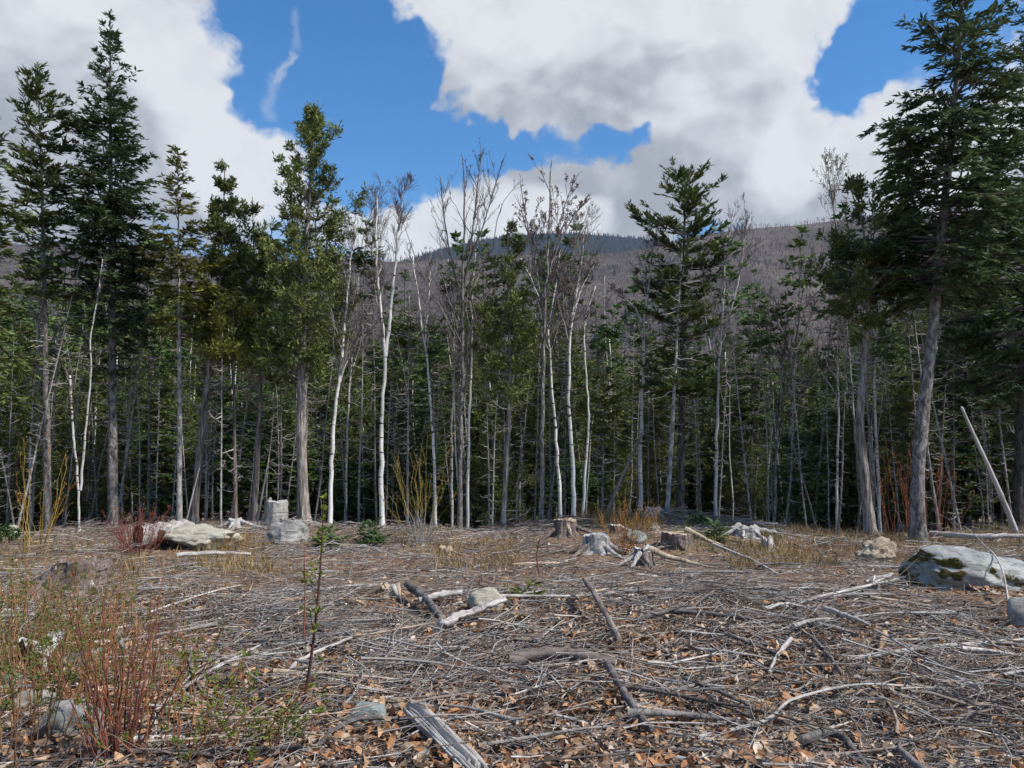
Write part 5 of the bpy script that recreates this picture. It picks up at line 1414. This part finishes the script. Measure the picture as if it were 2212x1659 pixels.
# masses of twigs
def clear_of(x, y, L=None, f=1.0):
    k = np.ones(len(x), bool)
    for (a, b, r) in KEEP: k &= (x - a) ** 2 + (y - b) ** 2 > (r * f + (0 if L is None else L * .16)) ** 2
    return k
trg = np.random.RandomState(66)
def pickc(n, w=(.24, .24, .18, .12, .1, .12)):
    return np.array(ALB)[trg.choice(6, n, p=w)] * trg.uniform(.7, 1.25, (n, 1))
def lying(x, y, L, phi, r, K=5, arch=.08, kink=.06):
    n = len(x); s = np.linspace(-.5, .5, K)
    cv = trg.normal(0, .42, n)
    px = x[:, None] + L[:, None] * (np.cos(phi)[:, None] * s - np.sin(phi)[:, None] * cv[:, None] * s ** 2)
    py = y[:, None] + L[:, None] * (np.sin(phi)[:, None] * s + np.cos(phi)[:, None] * cv[:, None] * s ** 2)
    px += trg.normal(size=px.shape) * (L[:, None] * kink * .4); py += trg.normal(size=px.shape) * (L[:, None] * kink * .4)
    heap = np.clip(fbm2(x, y, 1.3, 41, 3), 0, 1.5)
    lift = np.abs(trg.normal(.005, .033, n) * (1 + 2.2 * heap))[:, None] + trg.normal(0, arch, n)[:, None] * L[:, None] * s * .8
    pz = gh(px, py) + np.maximum(lift, .0) + r[:, None]
    R = r[:, None] * (1 - .65 * (s + .5))[None]
    return np.stack([px, py, pz], -1), R
mb = MB()
x, y = clear_xy(4700, trg, .45); kk_ = trg.uniform(size=len(x)) < np.clip(.7 + .55 * fbm2(x, y, 1.3, 41, 3), .25, 1); x, y = x[kk_], y[kk_]
n = len(x); L = trg.uniform(.35, 1.25, n); r = trg.uniform(.0035, .0085, n) * np.where(trg.uniform(size=n) < .18, 1.8, 1.0)
kk_ = clear_of(x, y, L) & (trg.uniform(size=n) < np.interp(y, [4, 7, 9], [.9, .95, 1])); x, y, L, r = x[kk_], y[kk_], L[kk_], r[kk_]; n = len(x)
P1, R1 = lying(x, y, L, trg.normal(0, .75, n), r, 6)
c1 = pickc(n); tubes(mb, P1, R1, 3, c1)
P2, R2 = spawn(P1, R1, 4, .15, 1, .7, .45, 4, trg, rr=.6, curve=.35, flat=.35)
P2[:, :, 2] = np.maximum(P2[:, :, 2], gh(P2[:, :, 0], P2[:, :, 1]) + .004)
tubes(mb, P2, np.maximum(R2, .0018), 3, np.repeat(c1, 4, 0))
far = P2[:, 0, 1] < 8
P3, R3 = spawn(P2[far], R2[far], 2, .2, 1, .7, .5, 3, trg, rr=.65, curve=.35, flat=.4)
P3[:, :, 2] = np.maximum(P3[:, :, 2], gh(P3[:, :, 0], P3[:, :, 1]) + .004)
tubes(mb, P3, np.maximum(R3, .0013), 3, np.repeat(np.repeat(c1, 4, 0)[far], 2, 0))
x, y = clear_xy(23000, trg, .42)
n = len(x); L = trg.uniform(.08, .55, n); r = trg.uniform(.002, .006, n) * (1 + y / 16)
kk_ = clear_of(x, y, L * .5); x, y, L, r = x[kk_], y[kk_], L[kk_], r[kk_]; n = len(x)
P1, R1 = lying(x, y, L, trg.uniform(0, 6.28, n), r, 3, .14, .10)
tubes(mb, P1, R1, 3, pickc(n))
tag(mb.build('twig_slash', M['twig']), 'dense litter of grey dead twigs covering the clearing', 'twigs', kind='stuff')

# leaf litter
def leaf_batch(mb, C, Lf, Wf, rg, col, tilt=.55, curl=.5):
    n = len(C)
    yaw = rg.uniform(0, 6.283, n)
    d = np.stack([np.cos(yaw), np.sin(yaw), rg.normal(0, tilt * .6, n)], 1); d = nrm(d)
    up = np.stack([rg.normal(0, tilt, n), rg.normal(0, tilt, n), np.ones(n)], 1)
    s = nrm(np.cross(d, up)); nn = np.cross(s, d)
    cu = rg.normal(0, curl, n); fo = np.abs(rg.normal(.25, .35, n))
    def pt(t, w):
        return C + d * ((t - .5) * Lf)[:, None] + s * (w * Wf)[:, None] + nn * ((cu * ((t - .5) ** 2) * Lf + fo * abs(w) * Wf * rg.uniform(.5, 1.5, n)))[:, None]
    V = np.stack([pt(0, 0), pt(.28, -.42), pt(.28, 0), pt(.28, .42), pt(.65, -.40), pt(.65, 0), pt(.65, .40), pt(1, 0)], 1)
    o = np.arange(n)[:, None] * 8
    T = (np.array([[0, 2, 1], [0, 3, 2], [4, 5, 7], [5, 6, 7]])[None] + o[:, :, None]).reshape(-1, 3)
    Q = (np.array([[1, 2, 5, 4], [2, 3, 6, 5]])[None] + o[:, :, None]).reshape(-1, 4)
    mb.add(V.reshape(-1, 3), Q, T, np.repeat(col, 2, 0), np.repeat(col, 4, 0))
LC = np.array([(.45, .28, .16), (.40, .205, .098), (.51, .37, .255), (.27, .125, .06), (.16, .09, .058), (.54, .44, .34), (.31, .225, .16)])
def leafc(n, rg, p=(.19, .15, .12, .15, .17, .06, .16)):
    return LC[rg.choice(7, n, p=p)] * rg.uniform(.75, 1.2, (n, 1))
lrg = np.random.RandomState(77)
mb = MB()
x, y = clear_xy(43000, lrg, .76)
k = lrg.uniform(size=len(x)) < np.interp(y + 3.2 * fbm2(x, y, 1.5, 9, 3), [3, 5.5, 8, 12, 19], [1, .8, .36, .2, .15]); x, y = x[k], y[k]
n = len(x); z = gh(x, y) + lrg.uniform(.005, 1, n) * np.interp(y, [4, 6.5, 14], [.09, .055, .035])
Lf = lrg.uniform(.04, .105, n)
leaf_batch(mb, np.stack([x, y, z], 1), Lf, Lf * lrg.uniform(.38, .6, n), lrg, leafc(n, lrg), .6, .9)
tag(mb.build('leaf_litter', M['litter'], smooth=False), 'carpet of tan and rust-brown fallen leaves between the twigs', 'leaves', kind='stuff')
# wood chips and bark flakes
mb = MB()
x, y = clear_xy(9000, lrg, .25); n = len(x)
Lf = lrg.uniform(.03, .11, n)
cc = np.array([(.50, .42, .34), (.36, .26, .19), (.58, .50, .42), (.24, .15, .10)])[lrg.choice(4, n)] * lrg.uniform(.7, 1.15, (n, 1))
blades(mb, np.stack([x, y, gh(x, y) + lrg.uniform(.01, .04, n)], 1), np.stack([lrg.normal(size=n), lrg.normal(size=n), lrg.normal(0, .25, n)], 1), np.stack([lrg.normal(0, .4, n), lrg.normal(0, .4, n), np.ones(n)], 1), Lf, Lf * lrg.uniform(.2, .5, n), cc)
tag(mb.build('wood_chips', M['litter'], smooth=False), 'scattered pale wood chips and bark flakes on the clearing', 'wood chips', kind='stuff')
# single larger leaves of the foreground
def leaf_proto(seed, col):
    rg = np.random.RandomState(seed); nu, nv_ = 9, 5
    t = np.linspace(0, 1, nu)[:, None]; s = np.linspace(-1, 1, nv_)[None]
    w = .27 * np.sin(np.pi * np.clip(t, .0, 1) ** .8) ** 1.25 * (1 + .12 * rg.normal(size=(nu, 1)))
    cu, fo, tw = rg.normal(0, .9), rg.uniform(.1, 1.3), rg.normal(0, .7)
    X = (t - .5) + 0 * s; Yy = w * s; Z = cu * (t - .5) ** 2 + fo * np.abs(s) ** 1.5 * w * .6 + tw * (t - .5) * s * w + .02 * rg.normal(size=(nu, nv_))
    Z = Z - Z.min()
    V = np.stack([X, Yy + 0 * X, Z], -1).reshape(-1, 3)
    i = np.arange(nu - 1)[:, None] * nv_; j = np.arange(nv_ - 1)[None]
    q = np.stack([i + j, i + j + 1, i + nv_ + j + 1, i + nv_ + j], -1).reshape(-1, 4)
    a = MB(); a.add(V, q, cq=col); return a.mesh('fallen_leaf', M['litter'])
LP_ = [leaf_proto(900 + k, LC[k % 7]) for k in range(14)]
LN = ['light brown', 'russet', 'pale tan', 'rusty dark', 'dark brown', 'whitish', 'dull grey-brown']
x, y = clear_xy(1400, lrg, 1.0, .72, 3.7); k = y < 6.6; x, y = x[k][:290], y[k][:290]
for k in range(len(x)):
    o = bpy.data.objects.new('fallen_leaf', LP_[k % 14]); COL.objects.link(o)
    sc_ = lrg.uniform(.085, .135); o.scale = (sc_, sc_, sc_)
    o.location = (x[k], y[k], g1(x[k], y[k]) + lrg.uniform(.02, .055)); o.rotation_euler = (lrg.normal(0, .28), lrg.normal(0, .28), lrg.uniform(0, 6.28))
    a_ = x[k] / y[k]; side_ = 'far left' if a_ < -.4 else 'left' if a_ < -.13 else 'far right' if a_ > .4 else 'right' if a_ > .13 else 'middle'
    tag(o, LN[k % 7] + ' curled leaf on the ' + ('nearest' if y[k] < 4.8 else 'near') + ' litter, ' + side_ + ' part', 'leaf', 'larger fallen leaves in the foreground')
print('litter', round(time.time() - T0, 1))

# dry grass and low brown growth
mb = MB(); grg = np.random.RandomState(88)
for (u0, u1, y0, y1, cnt, h, c) in [(-250, 330, 5.5, 13, 2600, .26, (.28, .20, .10)), (700, 1000, 13, 17, 900, .2, (.28, .2, .1)), (1240, 1420, 14, 18, 1500, .3, (.32, .2, .08)), (1560, 2000, 10.5, 15.3, 5200, .20, (.27, .185, .085)), (2000, 2260, 12, 15, 1300, .2, (.26, .20, .085)), (940, 1120, 11, 14.5, 1700, .2, (.29, .20, .10)),
                                  (1200, 1400, 12, 17, 900, .18, (.26, .18, .09)), (-160, 260, 6.5, 14, 3000, .24, (.29, .19, .085)), (440, 600, 10, 14.5, 1300, .2, (.29, .21, .09)),
                                  (250, 760, 8, 15, 1200, .18, (.32, .2, .09)), (-300, 2500, 14.5, 18.5, 2600, .16, (.27, .2, .10)), (1450, 1700, 12, 16, 1100, .16, (.25, .23, .06))]:
    u = grg.uniform(u0, u1, cnt); yy = grg.uniform(y0, y1, cnt); xx = xy(u, yy)
    k = fbm2(xx, yy, 1.2, 99, 3) > -.25; xx, yy = xx[k], yy[k]; n = len(xx)
    C = np.stack([xx, yy, gh(xx, yy)], 1)
    D = np.stack([grg.normal(0, .45, n), grg.normal(0, .45, n), np.ones(n)], 1)
    Lq = h * grg.uniform(.4, 1.3, n)
    blades(mb, C, D, grg.normal(size=(n, 3)), Lq, grg.uniform(.006, .013, n), np.array(c) * grg.uniform(.55, 1.35, (n, 1)))
tag(mb.build('dry_undergrowth', M['grass'], smooth=False), 'thin orange-brown dry grass and low stalks along the clearing', 'dry grass', kind='stuff')

# ------------------------------------------------------------------ shrubs and saplings
def shrub(name, uv, n, hpx, spread, col, label, seed, tip=None, r=.006, bend=.3, kids=3, leaves=0, leafc_=(.16, .20, .03), leafL=.035, base_r=.12, dirx=0., group=None, hvar=(.5, 1.05), kidlen=.35, buds=None, base_grey=False):
    rg = np.random.RandomState(seed); p = on_ground(*uv); h = upx(hpx, p.y)
    root = empty(name, (p.x, p.y, p.z - .02), label, 'shrub', group)
    K = 8; s = np.linspace(0, 1, K)
    a = rg.uniform(0, 6.283, n); sp = np.abs(rg.normal(0, spread, n)); sp = np.minimum(sp, 1.0)
    d = np.stack([np.cos(a) * np.sin(sp) + dirx, np.sin(a) * np.sin(sp) * .8, np.cos(sp)], 1)
    L = h * rg.uniform(*hvar, n)
    b = np.stack([np.cos(a) * base_r * rg.uniform(0, 1, n), np.sin(a) * base_r * rg.uniform(0, 1, n), 0 * a], 1)
    cv = rg.normal(0, bend * .4, (n, 3)); cv[:, 2] = bend * rg.uniform(.1, .5, n)
    P = b[:, None] + L[:, None, None] * (s[None, :, None] * d[:, None] + (s ** 2)[None, :, None] * cv[:, None] * .6)
    P[:, 1:] += rg.normal(size=(n, K - 1, 3)) * (L[:, None, None] * .012)
    R = (r * rg.uniform(.7, 1.25, n))[:, None] * (1 - .7 * s)[None]
    tipc = np.array(tip if tip is not None else col); mb = MB()
    cc = np.array(col) * rg.uniform(.7, 1.3, (n, 1))
    for k in range(n):
        mb = MB()
        if base_grey:
            tubes(mb, P[k:k + 1, :4], R[k:k + 1, :4], 5, np.array((.26, .25, .23)) * rg.uniform(.8, 1.2)); tubes(mb, P[k:k + 1, 3:], R[k:k + 1, 3:], 5, cc[k:k + 1])
        else:
            tubes(mb, P[k:k + 1], R[k:k + 1], 5, cc[k:k + 1])
        mb.build('stem', M['twig'], root)
    ends = [P[:, -1]]; mid = [P[:, 4], P[:, 5], P[:, 6]]
    if kids:
        P2, R2 = spawn(P, R, kids, .35, .95, .55, kidlen, 5, rg, up=.2, rr=.6, curve=.2)
        R2 = np.maximum(R2, r * .3 * (1 - .5 * np.linspace(0, 1, 5))[None])
        mb = MB(); tubes(mb, P2, R2, 4, tipc * rg.uniform(.75, 1.3, (len(P2), 1))); tag(mb.build('twigs', M['twig'], root), kind='stuff')
        ends.append(P2[:, -1]); mid += [P2[:, 2], P2[:, 3]]
    if leaves:
        C = np.concatenate(ends + mid); C = C[rg.choice(len(C), min(len(C), leaves), replace=False)]
        lm = MB()
        for k in range(6):
            m = len(C); D = rg.normal(size=(m, 3)); D[:, 2] = np.abs(D[:, 2]) * .6 + .1
            blades(lm, C + rg.normal(size=(m, 3)) * .006, D, rg.normal(size=(m, 3)) + [[0, 0, .8]], leafL * rg.uniform(.6, 1.3, m), leafL * rg.uniform(.3, .5, m), np.array(leafc_) * rg.uniform(.7, 1.3, (m, 1)))
        tag(lm.build('leaves', M['green_leaf'], root, smooth=False), kind='stuff')
    if buds:
        C = np.concatenate(ends + mid + [P[:, 3]]); m = len(C); bm_ = MB()
        for k in range(3): blades(bm_, C, rg.normal(size=(m, 3)) + [[0, 0, 1.]], rg.normal(size=(m, 3)), buds[1] * rg.uniform(.6, 1.2, m), buds[1] * .5 * np.ones(m), np.array(buds[0]) * rg.uniform(.7, 1.3, (m, 1)))
        tag(bm_.build('buds', M['green_leaf'], root, smooth=False), kind='stuff')
    return root
YG = (.13, .155, .032)
shrub('yellow_shoots', (75, 1205), 13, 240, .32, (.28, .19, .05), 'tall yellowish budding shoots at the left edge of the clearing', 1, (.32, .17, .05), .008, .2, 2, buds=((.36, .17, .05), .03), base_r=.25)
shrub('red_bush', (300, 1196), 46, 105, .62, (.17, .06, .05), 'dense dark red bush growing over the hollow log', 2, (.24, .07, .05), .006, .3, 4, buds=((.26, .08, .05), .02), base_r=.3)
shrub('yellow_twig_bush', (908, 1182), 28, 240, .30, (.22, .18, .06), 'vase-shaped bush with grey base and yellow twigs in the centre', 3, (.30, .21, .05), .0065, .1, 3, kidlen=.3, buds=((.34, .2, .05), .025), base_r=.16, base_grey=True)
shrub('orange_bush', (1348, 1196), 26, 135, .5, (.30, .12, .045), 'orange-twigged bush on the rise right of centre', 4, (.40, .21, .06), .006, .25, 4, base_r=.06, buds=((.40, .22, .05), .022))
shrub('red_twig_bush', (1990, 1158), 30, 200, .33, (.24, .09, .055), 'reddish upright twigs between the largest hemlock and leaning snag', 5, (.30, .11, .06), .0065, .15, 3, base_r=.7, buds=((.34, .12, .05), .022))
shrub('red_stem_clump', (255, 1655), 40, 400, .27, (.17, .065, .045), 'clump of dark red stems in the lower left foreground', 6, (.30, .12, .05), .0055, .2, 3, leaves=70, leafc_=YG, leafL=.022, base_r=.14)
shrub('leafing_shrub', (410, 1660), 30, 270, .5, (.26, .11, .05), 'leaning shrub with small green leaf tufts right of the red stems', 7, (.30, .13, .05), .005, .3, 3, leaves=150, leafc_=(.13, .165, .03), leafL=.03, dirx=.25, base_r=.3)
shrub('leafing_shrub', (90, 1560), 26, 310, .4, (.22, .115, .06), 'thin orange-stemmed shrub before the smooth grey stone', 8, (.25, .14, .06), .0045, .3, 3, leaves=170, leafc_=YG, leafL=.024, base_r=.3)
shrub('leafing_shrub', (30, 1440), 24, 240, .45, (.22, .12, .06), 'thin leafing shrub at the left edge by the rotten stump', 9, (.25, .145, .06), .005, .3, 3, leaves=170, leafc_=YG, leafL=.028, base_r=.35)
shrub('leafing_shrub', (190, 1400), 26, 210, .5, (.28, .12, .05), 'sparse leafing shrub below the big fibrous stump', 10, (.32, .15, .05), .0045, .3, 3, leaves=120, leafc_=YG, leafL=.026, base_r=.3)
shrub('leafing_shrub', (20, 1650), 26, 290, .4, (.20, .105, .055), 'leafing shrub filling the bottom left corner', 11, (.23, .13, .055), .0045, .3, 3, leaves=200, leafc_=(.12, .155, .03), leafL=.026, base_r=.3)
shrub('leafing_shrub', (360, 1470), 20, 190, .5, (.26, .11, .05), 'small leafing shrub behind the red stem clump', 12, (.3, .14, .05), .004, .3, 3, leaves=40, leafc_=YG, leafL=.024, base_r=.25)
shrub('leafing_shrub', (560, 1640), 16, 170, .6, (.22, .10, .05), 'low shrub with bright green tufts at the bottom, left of centre', 13, (.26, .12, .05), .004, .3, 2, leaves=90, leafc_=(.13, .175, .03), leafL=.03, base_r=.2)
shrub('leafing_shrub', (60, 1330), 14, 140, .5, (.32, .17, .05), 'orange-brown brush in front of the yellow shoots', 14, (.36, .19, .05), .005, .3, 3, leaves=40, leafc_=YG, leafL=.03, base_r=.4)
shrub('leafing_shrub', (150, 1490), 20, 210, .45, (.24, .12, .06), 'thin brown shrub in front of the lichen-covered stone', 22, (.27, .14, .06), .0045, .3, 3, leaves=90, leafc_=YG, leafL=.024, base_r=.35)
shrub('leafing_shrub', (300, 1550), 18, 230, .5, (.22, .10, .05), 'thin leafing shrub right of the smooth grey stone', 23, (.26, .13, .05), .0045, .3, 3, leaves=90, leafc_=YG, leafL=.024, base_r=.35)
shrub('leafing_shrub', (270, 1350), 14, 130, .5, (.26, .13, .06), 'short thin shrub right of the big fibrous stump', 24, (.28, .15, .06), .004, .3, 3, leaves=50, leafc_=YG, leafL=.026, base_r=.4)
shrub('red_brush', (830, 1232), 26, 55, .7, (.24, .09, .06), 'low patch of thin red twigs left below the yellow-twigged bush', 15, (.28, .10, .06), .004, .4, 3, base_r=.5)
shrub('brown_brush', (1730, 1215), 26, 70, .7, (.24, .14, .07), 'low brown brush in the grass right of the splintered stump', 16, (.28, .17, .07), .004, .4, 3, base_r=.7)
shrub('grey_brush', (1600, 1290), 40, 70, .9, (.20, .165, .15), 'fine grey brush heap in the middle of the right slash', 17, (.22, .18, .165), .0035, .5, 5, base_r=.6)
shrub('grey_brush', (1040, 1262), 40, 60, .9, (.18, .15, .14), 'fine dark brush heap behind the pale stone', 18, (.20, .17, .155), .0035, .5, 5, base_r=.7)
shrub('pink_brush', (520, 1330), 10, 130, .5, (.27, .14, .10), 'few thin pinkish stems left of the dark sapling', 19, (.3, .15, .1), .004, .2, 2, base_r=.4)
shrub('green_shrub', (10, 1178), 18, 45, .7, (.10, .12, .04), 'small green evergreen shrub at the left edge', 20, (.10, .13, .04), .005, .3, 4, leaves=160, leafc_=(.06, .11, .03), leafL=.07, base_r=.2)
shrub('orange_brush', (505, 1195), 20, 60, .6, (.36, .20, .06), 'small orange-brown brush between the two boulders', 21, (.40, .24, .07), .0045, .3, 3, base_r=.4)

def sapling(name, pts, dist_uv, w, label, col, seed, leaves, leafc_, twigs=5):
    b = on_ground(*dist_uv); d = b.y; rg = np.random.RandomState(seed)
    root = empty(name, b, label, 'sapling')
    loc = []
    for k, (u, v) in enumerate(pts):
        q = at(u, v, d) - b; loc.append((q.x, 0.04 * k, q.z if k else 0))
    p = spline(loc, 20); r = upx(w, d) / 2 * (1 - .75 * np.linspace(0, 1, 20))
    mb = MB(); tubes(mb, p[None], r[None], 7, col); mb.build('stem', M['twig'], root)
    P2, R2 = spawn(p[None], r[None], twigs, .3, .95, .5, .16, 5, rg, up=.2, rr=.5)
    mb = MB(); tubes(mb, P2, np.maximum(R2, .0012), 4, col); tag(mb.build('twigs', M['twig'], root), kind='stuff')
    C = np.concatenate([P2[:, -1], P2[:, 3], p[12:], p[15:] + .004])[:leaves]; lm = MB()
    for k in range(7):
        m = len(C); D = rg.normal(size=(m, 3)); D[:, 2] = np.abs(D[:, 2]) + .3
        blades(lm, C, D, rg.normal(size=(m, 3)), rg.uniform(.025, .05, m), rg.uniform(.01, .02, m), np.array(leafc_) * rg.uniform(.7, 1.3, (m, 1)))
    tag(lm.build('leaves', M['green_leaf'], root, smooth=False), kind='stuff')
sapling('sapling', [(655, 1535), (672, 1400), (684, 1250), (690, 1080)], (655, 1535), 8, 'dark single-stemmed sapling with green leaf tip left of centre', (.075, .035, .03), 1, 26, (.19, .22, .03), 6)
sapling('sapling', [(655, 1400), (656, 1300), (652, 1180)], (655, 1400), 4.5, 'thin reddish sapling just left of the dark one', (.20, .07, .05), 2, 10, (.19, .2, .03), 4)
sapling('sapling', [(1165, 1240), (1160, 1200), (1168, 1160)], (1165, 1240), 5, 'thin reddish twig sapling below the hollow stump', (.18, .08, .06), 3, 6, (.2, .14, .05), 4)

# low evergreen seedlings
def seedling(u, v, hpx, wpx, seed, label, pal='fir'):
    p = on_ground(u, v); h = upx(hpx, p.y); w = upx(wpx, p.y) / 2
    pth = spline([(0, 0, 0), (.02, 0, h * .5), (0, 0, h)], 8)
    conifer('fir_seedling', (p.x, p.y, p.z - .02), pth, .012, [(.03, w), (h * .4, w * .9), (h * .75, w * .5), (h, .05)], 'fir', seed, label, M['bark_brown'], dens=5.5, dead=(0, 0, 0), palette=pal, cat='seedling', tri_scale=1.2)
seedling(705, 1185, 42, 75, 601, 'low green evergreen seedling right of the rounded boulder')
seedling(800, 1180, 44, 70, 602, 'green evergreen seedling left of the yellow-twigged bush')
seedling(1510, 1140, 22, 70, 603, 'bright green low seedling on the right slope of the rise')
seedling(1545, 1170, 34, 40, 604, 'small dark green seedling left of the white spreading stump')
seedling(2060, 1130, 44, 90, 605, 'dark green seedling under the red twigs on the right')
seedling(1130, 1300, 26, 34, 606, 'tiny green sprig right of the pale stone', 'olive')
seedling(300, 1112, 40, 90, 607, 'dark evergreen seedling behind the red bush')
# ------------------------------------------------------------------ the air
hz, nt, out = newmat('haze_air')
pv = nt.nodes.new('ShaderNodeVolumePrincipled'); pv.inputs['Color'].default_value = (.62, .78, 1.0, 1); pv.inputs['Density'].default_value = 0.00005
nt.links.new(pv.outputs[0], out.inputs['Volume'])
bm = bmesh.new(); bmesh.ops.create_cube(bm, size=1.0)
for vt in bm.verts: vt.co = Vector((vt.co.x * 9000, vt.co.y * 7000 + 3000, -24 if vt.co.z < 0 else 1080))
me = bpy.data.meshes.new('haze'); bm.to_mesh(me); bm.free(); me.materials.append(hz)
o = bpy.data.objects.new('haze', me); COL.objects.link(o); tag(o, 'thin blue air over the whole valley', 'haze', kind='stuff')
print('done', round(time.time() - T0, 1), len(bpy.data.objects))
